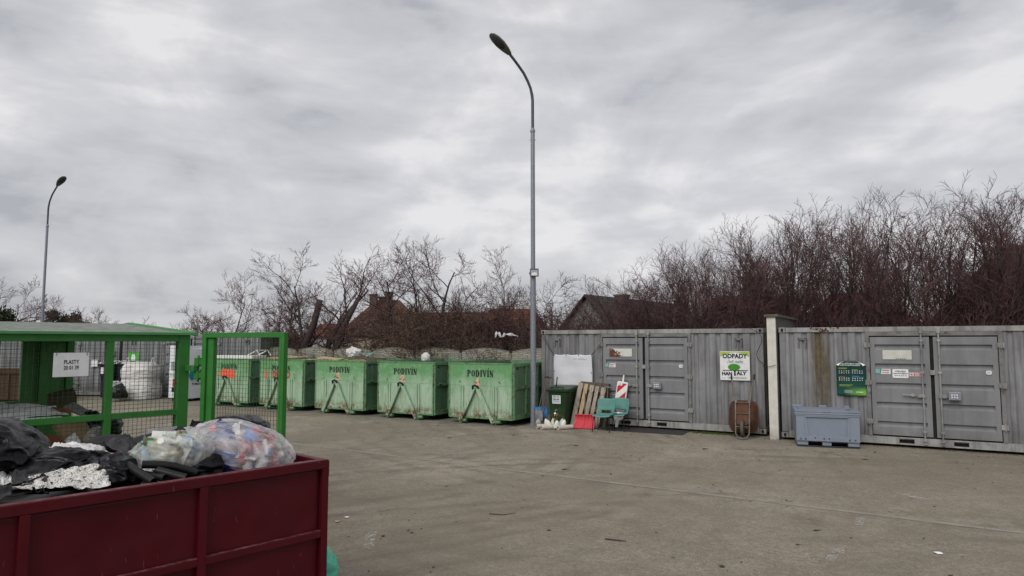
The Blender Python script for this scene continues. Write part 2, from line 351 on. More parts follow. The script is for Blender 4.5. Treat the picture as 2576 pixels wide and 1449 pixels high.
# ------------------------------------------------------------------ shipping containers
def corrugated(mb, x0, x1, z0, z1, y, depth=.036, pitch=.278, mi=0):
    """vertical trapezoid corrugation between x0 and x1, valleys going into +y"""
    n = max(1, round((x1-x0)/pitch)); p = (x1-x0)/n; pts = []
    for i in range(n):
        a = x0+i*p
        pts += [(a, y), (a+p*.25, y), (a+p*.38, y+depth), (a+p*.62, y+depth), (a+p*.75, y)]
    pts.append((x1, y))
    vs = [(x, yy, z) for x, yy in pts for z in (z0, z1)]
    mb.add(vs, [(2*i, 2*i+2, 2*i+3, 2*i+1) for i in range(len(pts)-1)], mi)
LEN, WID, HT = 6.06, 2.44, 2.59
def container(label, loc, rz, name='shipping_container', detail=True, zb=.06):
    t = thing(name, label, 'container', (loc[0], loc[1], zb), rz, 'grey storage containers')
    dx0, dx1 = 1.83, 4.26; H = HT-zb+.0
    for q0, q1 in ((.13, dx0-.02), (dx1+.02, LEN-.13)): w = MB(); corrugated(w, q0, q1, .13, H-.1, .03); w.build('front_wall', M['grey_steel'], t)
    w = MB(); corrugated(w, .1, LEN-.1, .13, H-.1, WID-.05); w.build('back_wall', M['grey_steel'], t)
    for xx, nm in ((.02, 'end_wall'), (LEN-.06, 'end_wall')):
        w = MB(); corrugated(w, .1, WID-.1, .13, H-.1, 0)
        R = Matrix.Translation((xx, 0, 0)) @ Matrix(((0,1,0,0),(1,0,0,0),(0,0,1,0),(0,0,0,1)))
        w.v = [tuple(R @ Vector(q)) for q in w.v]; w.build(nm, M['grey_steel'], t)
    w = MB(); w.box(.05, LEN-.05, .05, WID-.05, H-.05, H-.02); w.box(.05, LEN-.05, .06, WID-.06, .1, .14)
    w.build('roof', M['grey_rail'], t)
    # frame: rails and posts
    w = MB()
    w.box(.16, LEN-.16, 0, .06, H-.11, H-.003); w.box(.16, LEN-.16, WID-.06, WID, H-.11, H-.003)
    for q in (0, LEN-.06):
        w.box(q, q+.06, .17, WID-.17, H-.1, H-.004); w.box(q, q+.06, .17, WID-.17, .02, .15)
    w.build('top_rail', M['grey_rail'], t, bevel=.006)
    w = MB(); pk = [(2.38, 2.66), (3.37, 3.63)]
    xs = [.16, 2.38, 2.66, 3.37, 3.63, LEN-.16]
    for a_, b_ in ((.16, 2.38), (2.66, 3.37), (3.63, LEN-.16)): w.box(a_, b_, .004, .07, 0, .155)
    for a_, b_ in pk:
        w.box(a_, b_, .004, .07, .125, .155); w.box(a_, b_, .004, .07, 0, .03); w.box(a_+.0, b_, .3, .34, .02, .13)
    w.box(.16, LEN-.16, WID-.07, WID, 0, .15); w.build('bottom_rail', M['grey_rail'], t, bevel=.004)
    for a_, b_ in pk: w = MB(); w.box(a_+.002, b_-.002, .09, .1, .005, .15); w.build('forklift_pocket', M['black'], t)
    for q in (0, LEN-.15):
        for yy in (0, WID-.15):
            w = MB(); w.box(q+.01, q+.14, yy+.01, yy+.14, .13, H-.13); w.build('corner_post', M['grey_steel'], t, bevel=.008)
            for z0 in (-.004, H-.118):
                w = MB(); w.box(q-.004, q+.154, yy-.006, yy+.156, z0, z0+.122); cc = w.build('corner_casting', M['grey_rail'], t, bevel=.01)
                if yy == 0:
                    w = MB(); xm = q+.075
                    w.xz([(xm+.028*cos(k*pi/8), z0+.06+.045*sin(k*pi/8)) for k in range(16)], -.009); w.build('lifting_hole', M['black'], cc)
    # door frame and doors
    w = MB(); w.box(dx0-.03, dx0+.045, -.004, .09, .15, H-.11); w.box(dx1-.045, dx1+.03, -.004, .09, .15, H-.11)
    w.box(dx0+.045, dx1-.045, .0, .09, H-.2, H-.112); w.box(dx0+.045, dx1-.045, .075, .09, .155, H-.2, 1)
    w.build('door_frame', [M['rusty_frame'], M['dark_seal']], t, bevel=.004)
    mid = (dx0+dx1)/2
    for side in (-1, 1):
        x0, x1 = (dx0+.06, mid-.035) if side < 0 else (mid+.035, dx1-.06)
        w = MB(); z0, z1 = .19, H-.225
        # pressed panel with five horizontal troughs
        prof = [(z0, .012)]
        for k in range(5):
            zc = .42+k*.415
            prof += [(zc-.055, .012), (zc-.012, .062), (zc+.055, .062), (zc+.062, .012)]
        prof.append((z1, .012))
        xs_ = [(x0+.09), (x1-.09)]
        vs = [(xx, yy, z) for z, yy in prof for xx in xs_]
        w.add(vs, [(2*i, 2*i+1, 2*i+3, 2*i+2) for i in range(len(prof)-1)])
        for k in range(5):
            zc = .42+k*.415
            for xx in xs_: w.add([(xx, .012, zc-.055), (xx, .062, zc-.012), (xx, .062, zc+.055), (xx, .012, zc+.062)], [(0,1,2,3)])
        w.box(x0, x0+.0905, .012, .05, z0, z1); w.box(x1-.0905, x1, .012, .05, z0, z1)
        dr = w.build('door', M['grey_door'], t)
        w = MB(); w.box(x0-.012, x1+.012, .066, .078, z0-.02, z1+.02); w.build('door_seal', M['dark_seal'], dr)
        hx = dx0 if side < 0 else dx1
        for hz in (.47, 1.31, 2.13):
            w = MB(); a_, b_ = sorted((hx-side*-.07, hx+side*.05)) if False else (hx-.06, hx+.07) if side < 0 else (hx-.07, hx+.06)
            w.box(a_, b_, -.022, -.006, hz-.05, hz+.05); w.tube([(hx-side*.0, -.026, hz-.07), (hx, -.026, hz+.07)], .014, 8)
            w.box(hx-(.055 if side < 0 else -.025), hx-(.025 if side < 0 else -.055), -.03, 0, hz-.055, hz+.055)
            w.build('hinge', M['grey_rail'], dr, bevel=.003)
        rx = mid+side*.155 + (-.03 if side < 0 else -.02)
        w = MB(); w.tube([(rx, -.035, .07), (rx, -.035, H-.07)], .017, 10)
        for z in (.12, .3, 1.05, 1.55, H-.3, H-.12): w.box(rx-.032, rx+.032, -.058, .01, z-.025, z+.025)
        w.box(rx-.03, rx+.03, -.03, .02, .03, .1); w.box(rx-.03, rx+.03, -.03, .02, H-.1, H-.03)
        w.build('locking_rod', M['grey_rail'], dr, smooth=True)
        w = MB(); z = 1.05
        if side < 0:
            w.bar((rx, -.05, z+.01), (rx-.38, -.045, z+.02), .016, .03); w.box(rx-.11, rx-.0, -.062, -.02, z-.03, z+.045); w.box(rx-.22, rx-.17, -.055, .0, z-.02, z+.05)
        else:
            w.bar((rx, -.05, z+.01), (rx+.36, -.045, z), .016, .03); w.box(rx-.04, rx+.1, -.062, -.02, z-.03, z+.045)
        w.build('handle', M['grey_rail'], dr, bevel=.003)
        if side > 0:
            w = MB(); w.box(rx+.13, rx+.35, -.12, -.055, z-.06, z+.11); lk = w.build('lock_box', M['galv'], dr, bevel=.01)
            w = MB()
            for i in range(3):
                for j in range(2): w.tube([(rx+.19+i*.045, -.121, z+j*.05), (rx+.19+i*.045, -.128, z+j*.05)], .016, 8)
            if detail: w.build('lock_dial', M['white_plastic'], dr)
        if side < 0:
            w = MB(); w.box(mid-.05, mid+.05, -.012, .03, 1.5, 1.6); w.build('centre_clip', M['grey_rail'], dr, bevel=.004)
    # lashing brackets (square dark loops) near the top
    for bx in (.5, 5.47):
        w = MB(); w.box(bx-.085, bx+.085, -.012, .03, 2.24, 2.29); w.box(bx-.085, bx-.055, -.012, .03, 2.08, 2.29); w.box(bx+.055, bx+.085, -.012, .03, 2.08, 2.29)
        w.build('vent_cover', M['rusty_frame'], t)
    return t
c1 = container('long grey container with the green tree sign, left of the cream pillar', RW(-9.07, 17.37), -pi/6)
c2 = container('grey container with the dark green poster, right of the cream pillar', RW(-2.61, 17.05), -pi/6)
cA = container('distant grey container standing behind the white clothes bank', (-16.28, 28.6), radians(-6))
cB = container('distant grey container standing behind the two dark wheelie bins', (-22.42, 29.25), radians(-6))
cC = container('far grey container at the left edge, seen through the green cage mesh', (-28.6, 29.9), radians(-6))
def ontop(t, x, z): return Vector((t.location.x, t.location.y, 0)) + Matrix.Rotation(t.rotation_euler[2], 3, 'Z') @ Vector((x, 0, z))

# flat signs fixed on container fronts; board in local xz with lettering children
def sign(name, label, cat, t, x0, x1, z0, z1, mat, y=-.02, th=.006, round_=0, group=None):
    p = Vector((t.location.x, t.location.y, 0)) + Matrix.Rotation(t.rotation_euler[2], 3, 'Z') @ Vector(((x0+x1)/2, y, (z0+z1)/2))
    e = thing(name, label, cat, p, t.rotation_euler[2], group)
    w = (x1-x0)/2; h = (z1-z0)/2
    mb = MB(); r = round_ or .004
    pts = []
    for cx, cz, a0 in ((w-r, h-r, 0), (-w+r, h-r, 90), (-w+r, -h+r, 180), (w-r, -h+r, 270)):
        for k in range(5): a = radians(a0+k*22.5); pts.append((cx+r*cos(a), cz+r*sin(a)))
    mb.prism(pts, -th, 0); mb.build('board', mat, e)
    return e, w, h, -th-.0015
# C1 rusty plate, teal sticker, badge
sign('label_plate', 'white plate half eaten by dark rust on the left container door', 'label plate', c1, 2.09, 2.72, 1.87, 2.08, M['rust_label'], .005)
def teal_sticker(t, x0, z0, lab):
    e, w, h, y = sign('sticker', lab, 'sticker', t, x0, x0+.3, z0, z0+.11, M['white_panel'], .008, .003)
    mb = MB(); mb.xz([(-w, -h), (-w+.11, -h), (-w+.135, h), (-w, h)], y); mb.build('teal_panel', M['teal_print'], e)
    mb = MB()
    for k in range(4): mb.xz([(-w+.012, -h+.02+k*.022), (-w+.1, -h+.02+k*.022), (-w+.1, -h+.027+k*.022), (-w+.012, -h+.027+k*.022)], y-.001)
    mb.build('print_lines', M['white_panel'], e)
    mb = MB(); mb.xz([(-.01, .012), (w-.02, .012), (w-.02, .04), (-.005, .04)], y); mb.build('red_bar', plain('faded_red', (.45,.15,.17)), e)
    mb = MB()
    for k in range(2): mb.xz([(-.015, -.02-k*.015), (w-.03, -.02-k*.015), (w-.03, -.013-k*.015), (-.015, -.013-k*.015)], y)
    mb.build('lettering', M['black_print'], e)
teal_sticker(c1, 1.95, 1.58, 'teal and white sticker on the door below the rusty plate')
teal_sticker(c2, 1.97, 1.56, 'teal and white sticker on the right container door')
def badge(t, x, z, lab):
    e, w, h, y = sign('badge', lab, 'badge', t, x, x+.1, z, z+.08, M['white_plastic'], .006, .012, .03)
    mb = MB()
    for k in (-.012, .006): mb.xz([(-.03, k), (.03, k), (.03, k+.006), (-.03, k+.006)], y)
    mb.build('print_lines', M['galv_dark'], e)
badge(c1, 3.98, 1.6, 'small pale round-cornered badge on the left container right-hand door')
badge(c2, 3.98, 1.59, 'small pale round-cornered badge on the right container right-hand door')
e, w, h, y = sign('label_plate', 'pale plate with orange stains high on the right container door', 'label plate', c2, 2.13, 2.68, 1.88, 2.08, M['scuffed_label'], .005)
mb = MB()
for k in range(5): mb.xz([(-.03+k*.04, -h+.008), (.0+k*.04, -h+.008), (.0+k*.04, -h+.018), (-.025+k*.04, -h+.022)], y)
mb.build('lettering', M['black_print'], e)
e, w, h, y = sign('notice_sign', 'white notice about discarded electrical equipment on the right container door', 'sign', c2, 2.305, 2.605, 1.48, 1.67, M['white_panel'], .005)
mb = MB(); mb.text('VYŘAZENÉ', 0, .045, .042, y, bold=.0012); mb.text('ELEKTROZAŘÍZENÍ', 0, .0, .036, y, bold=.0012, sx=.88); mb.text('20 01 35, 20 01 36', 0, -.045, .034, y, bold=.0012, sx=.9)
mb.build('lettering', M['black_print'], e)
mb = MB()
for q in (-1, 1):
    for k in (-1, 1): mb.tube([(q*(w-.012), y, k*(h-.012)), (q*(w-.012), y-.003, k*(h-.012))], .005, 6)
mb.build('screw', M['galv_dark'], e)
e, w, h, y = sign('warning_sign', 'small red and white no-touching sign beside the white notice', 'sign', c2, 2.625, 2.835, 1.525, 1.6, M['white_panel'], .005, .004)
mb = MB(); mb.xz([(-.03, -h+.008), (w-.008, -h+.008), (w-.008, h-.008), (-.03, h-.008)], y)
for k in range(20):
    a, b = 2*pi*k/20, 2*pi*(k+1)/20; cx = -.068
    mb.xz([(cx+.03*cos(a), .03*sin(a)), (cx+.03*cos(b), .03*sin(b)), (cx+.023*cos(b), .023*sin(b)), (cx+.023*cos(a), .023*sin(a))], y)
mb.xz([(-.09, .017), (-.085, .022), (-.046, -.017), (-.051, -.022)], y-.001)
mb.build('red_field', M['red_print'], e)
mb = MB(); mb.xz([(-.08, -.012), (-.058, -.012), (-.056, .008), (-.066, .016), (-.08, .004)], y-.0005); mb.build('hand_symbol', M['black_print'], e)
mb = MB()
for k in (-.018, 0, .018): mb.xz([(-.01, k-.003), (w-.025, k-.003), (w-.025, k+.004), (-.01, k+.004)], y-.001)
mb.build('print_lines', M['white_panel'], e)

# HANTALY sign
gloss_white = plain('sign_white', (.72,.73,.73), .35)
e, w, h, y = sign('company_sign', 'square white sign with a green tree above the upturned wheelbarrow', 'sign', c1, 5.02, 5.73, 1.32, 2.03, gloss_white, -.012, .006, .02)
navy = plain('navy_print', (.006,.008,.03), .5); grn = plain('green_print', (.05,.25,.02), .5); lime = plain('lime_print', (.38,.5,.1), .5); gr2 = plain('grey_green_print', (.12,.22,.14), .5)
mb = MB(); n = 24
top = [(-w+.01+(2*w-.02)*k/n, h-.012) for k in range(n+1)]; bot = [(-w+.01+(2*w-.02)*k/n, h-.14+.11*sin(pi*k/n)) for k in range(n+1)]
for k in range(n): mb.xz([top[k], top[k+1], bot[k+1], bot[k]], y)
mb.build('lime_arc', lime, e)
mb = MB(); mb.text('ODPADY', 0, h-.125, .152, y-.001, bold=.006, sx=.93); mb.text('HAN', -.315, -.2, .118, y-.001, bold=.006, sx=.98, align='LEFT'); mb.text('ÁLY', .045, -.188, .118, y-.001, bold=.006, sx=1.05, align='LEFT')
mb.xz([(-w+.06, -.125), (w-.05, -.125), (w-.05, -.105), (-w+.06, -.105)], y-.001)
mb.xz([(-.02, -.12), (.015, -.12), (.02, -.245), (-.025, -.245)], y-.0012); mb.xz([(-.045, -.105), (.04, -.105), (.015, -.15), (-.02, -.15)], y-.0013)
mb.build('lettering', navy, e)
mb = MB(); mb.text('řeší naše', 0, .1, .105, y-.001, bold=.001, shear=.35)
mb.build('script_lettering', gr2, e)
mb = MB(); mb.text('VELKÉ PAVLOVICE', .045, -.298, .058, y-.001, bold=.0012, sx=.95); mb.text('a. s.', -.27, -.298, .045, y-.001, bold=.001)
mb.build('town_lettering', gr2, e)
mb = MB()
mb.xz([(-.02+(.145+.012*sin(k*pi/180*11*8))*cos(k*pi/36), -.035+(.082+.008*sin(k*pi/180*11*8))*sin(k*pi/36)) for k in range(72)], y-.002)
mb.build('tree_emblem', grn, e)

# green poster on container 2
def m_poster():
    m = NT('poster_print'); X = m.zz()
    c = m.mix(m.ramp(X[2], -.39, .1), (.008,.07,.05), (.003,.035,.033))
    # lime beam fan from lower right
    ang = m.mul(m.mul(X[2], .26, 'ADD'), m.mul(m.mul(X[0], -.1, 'ADD'), .0001, 'ADD'), 'DIVIDE')
    f1 = m.mul(m.ramp(X[2], -.18, -.30), m.ramp(X[0], -.15, .22)); c = m.mix(f1, c, (.16,.38,.05))
    m.col(c); m.b.inputs['Roughness'].default_value = .4; return m.mat
p = ontop(c2, 1.495, 1.455); e = thing('info_poster', 'dark green poster with curled white top corners on the right container', 'poster', p, -pi/6); w, h = .295, .385
nv = Matrix.Rotation(-pi/6, 3, 'Z') @ Vector((0, -.012, 0)); e.location = p+nv
mb = MB()
def pf(u, v):
    x = -w+2*w*u; z = -h+2*h*v
    zz = z
    lim = h-.0-max(0, (abs(x)-.12))*.48
    if z > lim: zz = lim
    return (x, -.008+.006*sin(u*7+1)*cos(v*5), zz)
mb.grid(pf, 16, 20); mb.build('sheet', m_poster(), e, smooth='all', solid=.002)
for sx_ in (-1, 1):
    mb = MB(); mb.add([(sx_*.12, -.018, h-.002), (sx_*w*1.0, -.018, h-.09), (sx_*(w-.05), -.075, h-.115), (sx_*.2, -.03, h-.05)], [(0,1,2,3)]); mb.build('curled_corner', M['white_panel'], e, solid=.002)
pw = plain('poster_white', (.6,.63,.6), .5)
mb = MB(); mb.text('MÍSTO ZPĚTNÉHO ODBĚRU', 0, h-.07, .042, -.022, bold=.0012, sx=.9); mb.text('POUŽITÝCH ELEKTROZAŘÍZENÍ', -.02, h-.105, .03, -.022, bold=.001, sx=.95)
R_ = random.Random(5)
for bx, bz in ((-.245, .145), (.02, .145), (-.245, -.015), (.02, -.015)):
    for j in range(2):
        for i in range(5):
            x = bx+i*.047; z = bz-j*.043; k = R_.randint(0, 3)
            if k == 0: mb.xz([(x, z), (x+.026, z), (x+.026, z+.005), (x, z+.005)], -.022); mb.xz([(x, z+.02), (x+.026, z+.02), (x+.026, z+.025), (x, z+.025)], -.022)
            elif k == 1: mb.xz([(x+.013+.012*cos(q), z+.012+.012*sin(q)) for q in [r*pi/4 for r in range(8)]], -.022)
            elif k == 2: mb.xz([(x+.008, z), (x+.02, z), (x+.017, z+.028), (x+.01, z+.028)], -.022)
            else: mb.xz([(x, z+.004), (x+.03, z+.008), (x+.022, z+.024), (x+.006, z+.02)], -.022)
for k in range(4): mb.xz([(-.14, -h+.06+k*.017), (.02, -h+.06+k*.017), (.02, -h+.065+k*.017), (-.14, -h+.065+k*.017)], -.022)
mb.xz([(.09, -h+.07), (.23, -h+.07), (.225, -h+.09), (.095, -h+.09)], -.022)
mb.build('lettering', pw, e)
mb = MB(); mb.text('ZDE SBÍRÁME:', -.25, .215, .028, -.022, bold=.001, align='LEFT')
mb.xz([(.02, .18), (.14, .18), (.14, .188), (.02, .188)], -.022)
for k in range(2): mb.xz([(-.24, -.155-k*.024), (.03-k*.05, -.155-k*.024), (.03-k*.05, -.147-k*.024), (-.24, -.147-k*.024)], -.022)
mb.build('lime_lettering', lime, e)
mb = MB(); mb.xz([(.02, .04), (.16, .04), (.16, .048), (.02, .048)], -.022); mb.xz([(.02, .02), (.26, .02), (.26, .026), (.02, .026)], -.022); mb.build('blue_lettering', plain('poster_blue', (.1,.35,.5)), e)
mb = MB(); mb.xz([(-.245, .025), (-.12, .025), (-.12, .033), (-.245, .033)], -.022); mb.build('orange_lettering', plain('poster_orange', (.5,.15,.05)), e)

# brown rust stain streak on container 2 wall (algae run below the torn roof edge)
def m_stain():
    m = NT('algae_stain'); c = m.mix(m.ramp(m.noise(6, 5, .7), .4, .7), (.10,.075,.035), (.16,.13,.07)); m.col(c); m.b.inputs['Roughness'].default_value = .9
    tr = m.n('ShaderNodeBsdfTransparent'); mx = m.n('ShaderNodeMixShader'); X = m.zz()
    side = m.mul(m.ramp(X[0], .62, .78), m.ramp(X[0], 1.12, .98)); f = m.mul(side, m.ramp(m.noise(5, 5, .7, stretch=(1, 1, .15)), .35, .6)); f = m.mul(f, m.ramp(X[2], .2, 1.9, .35, .95))
    m.l(f, mx.inputs[0]); m.l(tr.outputs[0], mx.inputs[1]); m.l(m.b.outputs[0], mx.inputs[2]); m.l(mx.outputs[0], m.out.inputs[0]); return m.mat
w = MB(); corrugated(w, .13, 1.81, .14, 2.42, .027); w.build('algae_stain', m_stain(), c2)
mb = MB(); rs = random.Random(2)
for k in range(26):
    x = rs.gauss(.98, .13); z = 2.52-rs.random()*.09*(1 if abs(x-.98) < .1 else .3); mb.bar((x, -.012, z), (x+rs.uniform(-.06, .06), -.016+rs.random()*.01, z+rs.uniform(-.05, .02)), .012, .02)
mb.build('torn_rust_edge', paint('deep_rust', (.1,.045,.02), (.06,.025,.015), 9, .9), c2)

# pillar wall between the containers
e = thing('concrete_wall', 'cream rendered end pillar and wall between the two grey containers', 'wall', RW(-2.85, 16.9), -pi/6)
mb = MB(); mb.box(0, .2, 0, 3.3, 0, 2.84); mb.build('wall', M['plaster'], e, bevel=.012)
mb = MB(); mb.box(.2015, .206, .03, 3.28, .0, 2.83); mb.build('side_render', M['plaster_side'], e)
mb = MB(); mb.box(-.05, .26, -.05, 3.35, 2.84, 2.9); mb.build('coping', paint('coping', (.14,.125,.1), (.09,.085,.06), 5, .95, bump=.6), e, bevel=.012)

# hanging cable
pts = [RW(a_, 17.28, b_) for a_, b_ in ((-3.45, 2.66), (-3.33, 2.6), (-3.1, 2.47), (-3.03, 2.31), (-3.09, 2.14), (-3.16, 1.97), (-3.12, 1.83), (-3.0, 1.72))]
pts += [RW(-2.94, 16.86, 1.69), RW(-2.8, 16.86, 1.68), RW(-2.66, 16.86, 1.73)]
sm = []
for i in range(len(pts)-1):
    p0, p1, p2, p3 = pts[max(i-1, 0)], pts[i], pts[i+1], pts[min(i+2, len(pts)-1)]
    for k in range(4):
        t_ = k/4; sm.append(.5*((2*p1)+(p2-p0)*t_+(2*p0-5*p1+4*p2-p3)*t_*t_+(3*p1-p0-3*p2+p3)*t_**3))
sm.append(pts[-1]); mb = MB(); mb.tube(sm, .007, 6); tag(mb.build('cable', M['rubber'], smooth=True), 'thin black cable looping down the container and across the cream pillar', 'cable')

# white tarp roped on container 1
def m_tarp():
    m = NT('tarp'); m.col(m.mix(m.ramp(m.noise(3, 4), .3, .7), (.60,.61,.64), (.54,.55,.58))); m.b.inputs['Roughness'].default_value = .45; m.bump(m.noise(4, 3, dist=1), .2, .02); return m.mat
p = ontop(c1, 1.015, 1.5); e = thing('tarpaulin', 'blank white banner roped to the container behind the green bin', 'banner', p+Matrix.Rotation(-pi/6, 3, 'Z') @ Vector((0, -.03, 0)), -pi/6)
mb = MB(); mb.grid(lambda u, v: (-.585+1.17*u, -.012*sin(u*9+v*3)-.01*mn.noise((u*4, v*4, 1))-.02, -.46+.87*v+.012*sin(u*pi)*(1-v)-.015*(v > .99)*sin(u*pi*3)**2), 30, 22)
mb.build('sheet', m_tarp(), e, smooth='all', solid=.003)
mb = MB(); mb.text('MÍSTO ZPĚTNÉHO', .22, .285, .055, -.036, bold=.0005, sx=.85); mb.build('faded_lettering', plain('faded_print', (.42,.43,.45)), e)
mb = MB()
for x, z in ((-.57, .39), (-.2, .395), (.18, .395), (.57, .395), (-.57, -.06), (.56, -.08)): mb.tube([(x, -.034, z), (x, -.04, z)], .013, 8)
mb.build('eyelet', M['dark_seal'], e)
mb = MB()
for a_, b_ in (((-.57, .39), (-1.0, 1.0)), ((-.58, .4), (-.93, 1.03)), ((.57, .4), (.83, .72)), ((.58, .39), (.85, .66)), ((.58, .4), (.62, -.2)), ((-1.0, 1.0), (-.98, 1.12))):
    mb.tube([(a_[0], -.04, a_[1]), ((a_[0]+b_[0])/2, -.05, (a_[1]+b_[1])/2-.015), (b_[0], -.03, b_[1])], .006, 5)
mb.build('rope', M['dark_seal'], e)

# black rubber mat, moss, ground litter
mb = MB(); q = [(2.12,18.05),(2.57,17.62),(4.12,16.78),(4.62,17.75),(2.9,18.75)]
mb.prism([(x, z) for x, z in q], 0, .012); mb.v = [(x, z, y+.003) for x, y, z in mb.v]
tag(mb.build('rubber_mat', paint('mat', (.028,.028,.03), (.045,.043,.042), 9, .85, bump=.5)), 'black rubber mat lying before the left container doors', 'mat')
mb = MB(); rs = random.Random(11)
for k in range(900):
    s_ = rs.triangular(-4.85, -3.3, -4.4); n_ = 17.36-abs(rs.gauss(0, .11)); p = RW(s_, n_, .0); hh = rs.uniform(.01, .045); a_ = rs.random()*6
    mb.add([p+Vector((cos(a_)*.012, sin(a_)*.012, 0)), p-Vector((cos(a_)*.012, sin(a_)*.012, 0)), p+Vector((rs.gauss(0, .015), rs.gauss(0, .015), hh))], [(0,1,2)])
for k in range(500):
    s_ = rs.uniform(-3, 3.5); n_ = 17.03-abs(rs.gauss(0, .05)); p = RW(s_, n_, .0); hh = rs.uniform(.005, .02); a_ = rs.random()*6
    mb.add([p+Vector((cos(a_)*.012, sin(a_)*.012, 0)), p-Vector((cos(a_)*.012, sin(a_)*.012, 0)), p+Vector((rs.gauss(0, .015), rs.gauss(0, .015), hh))], [(0,1,2)])
o = mb.build('moss', M['grass']); tag(o, 'green moss and short grass along the foot of the containers', 'moss', kind='stuff')
mb = MB()
for k in range(420):
    x, y = rs.uniform(0, 2576), 1040+rs.random()**1.3*420
    p = ground(x, y)
    if rs.random() < .5: p = RW(rs.uniform(-20, 4), rs.uniform(13, 17), 0)
    a_ = rs.random()*6.3; l_ = rs.uniform(.01, .05)*(1 if rs.random() < .85 else 2.2); d_ = Vector((cos(a_)*l_, sin(a_)*l_, .004)); w_ = Vector((-sin(a_), cos(a_), 0))*l_*rs.uniform(.1, .5)
    mb.add([p-d_*.5+Vector((0,0,.006)), p+w_+Vector((0,0,.012)), p+d_+Vector((0,0,.006)), p-w_+Vector((0,0,.006))], [(0,1,2,3)])
tag(mb.build('leaf_litter', paint('litter', (.05,.04,.03), (.03,.025,.02), 3, .9)), 'scattered dark leaf bits and crumbs on the asphalt', 'litter', kind='stuff')
for lab, (x, y), l_, a_ in (('thin curved dark twig lying near the middle of the asphalt', (1975,1302), .42, 10) , ('short straight dark stick on the asphalt in the foreground', (1965+410,1360), .4, -20)):
    pass
def twig(lab, x0, y0, x1, y1, r=.006, bend=.03):
    a_, b_ = ground(x0, y0), ground(x1, y1); mid_ = (a_+b_)/2+Vector((0, bend, 0)); up_ = Vector((0,0,r+.004))
    mb = MB(); mb.tube([a_+up_, mid_+up_, b_+up_], [r, r*.9, r*.5], 6); tag(mb.build('twig', M['bark'], smooth=True), lab, 'twig')
twig('thin bowed twig on the asphalt left of centre foreground', 1231, 1294, 1297, 1292, bend=-.08)
twig('straight dark stick on the asphalt nearest the centre foreground', 1522, 1358, 1575, 1364, .008, 0)
def scrap(lab, x, y, r, mat, seed):
    p = ground(x, y); rs_ = random.Random(seed); mb = MB(); pts = []
    for k in range(6): a_ = k*pi/3; q_ = r*rs_.uniform(.5, 1.1); pts.append((p.x+q_*cos(a_), p.y+q_*sin(a_), .006+rs_.random()*.015))
    mb.add(pts+[(p.x, p.y, .02)], [(k, (k+1) % 6, 6) for k in range(6)]); tag(mb.build('paper_scrap', mat), lab, 'paper scrap')
scrap('cream paper scrap on the asphalt at the lower right', 2360, 1393, .055, M['white_panel'], 1)
scrap('white paper scrap near the corner of the red container', 872, 1303, .035, M['white_panel'], 2)
scrap('crumpled beige wrapper near the corner of the red container', 848, 1313, .05, paint('beige', (.4,.33,.26), (.3,.25,.2)), 3)
scrap('dark curled leaf on the asphalt at the bottom right', 1817, 1426, .04, M['bark'], 4)

# ------------------------------------------------------------------ green skips
def pol(cx, cz, rx, rz, a0, a1, n=10): return [(cx+rx*cos(radians(a0+(a1-a0)*k/n)), cz+rz*sin(radians(a0+(a1-a0)*k/n))) for k in range(n+1)]
def halfring(mb, cx, cz, rx, rz, ix, iz, a0, a1, y, n=9):
    o_ = pol(cx, cz, rx, rz, a0, a1, n); i_ = pol(cx, cz, ix, iz, a0, a1, n)
    for k in range(n): mb.xz([o_[k], o_[k+1], i_[k+1], i_[k]], y)
def stencil(mb, x, z, h, y):
    """PODIVÍN in narrow slab stencil letters"""
    def X(l): mb.xz([(x0+a*h, z+b*h) for a, b in l], y)
    def ring(cx, cz, rx, rz, ix, iz, a0, a1): halfring(mb, x0+cx*h, z+cz*h, rx*h, rz*h, ix*h, iz*h, a0, a1, y)
    def serif(a, b): X([(a-.06, 0), (b+.06, 0), (b+.06, .07), (a-.06, .07)]); X([(a-.06, .93), (b+.06, .93), (b+.06, 1), (a-.06, 1)])
    x0 = x
    for ch in 'PODIVÍN':
        if ch == 'P': X([(.04,0),(.28,0),(.28,1),(.04,1)]); serif(.04, .28); ring(.31, .71, .34, .29, .08, .15, -90, 90); x0 += .74*h
        elif ch == 'O': ring(.32, .5, .31, .5, .07, .36, 95, 265); ring(.38, .5, .31, .5, .07, .36, -83, 83); x0 += .80*h
        elif ch == 'D': X([(.04,0),(.28,0),(.28,1),(.04,1)]); serif(.04, .28); ring(.31, .5, .38, .5, .11, .36, -90, 90); x0 += .80*h
        elif ch in 'IÍ':
            X([(.05,0),(.31,0),(.31,1),(.05,1)]); serif(.05, .31)
            if ch == 'Í': X([(.14,1.08),(.24,1.08),(.4,1.32),(.24,1.32)])
            x0 += .45*h
        elif ch == 'V':
            X([(-.02,1),(.27,1),(.45,.12),(.4,0),(.28,0)]); X([(.53,1),(.68,1),(.49,.1),(.43,.4)]); X([(-.05,.93),(.3,.93),(.3,1),(-.05,1)]); X([(.48,.93),(.74,.93),(.74,1),(.48,1)]); x0 += .78*h
        elif ch == 'N':
            X([(.06,0),(.18,0),(.18,.75),(.06,.85)]); X([(-.02,1),(.24,1),(.66,0),(.42,0)]); X([(.52,.42),(.64,.2),(.64,1),(.52,1)]); X([(.46,.93),(.7,.93),(.7,1),(.46,1)]); X([(0,0),(.26,0),(.26,.07),(0,.07)]); x0 += .7*h
    return (x0-x)
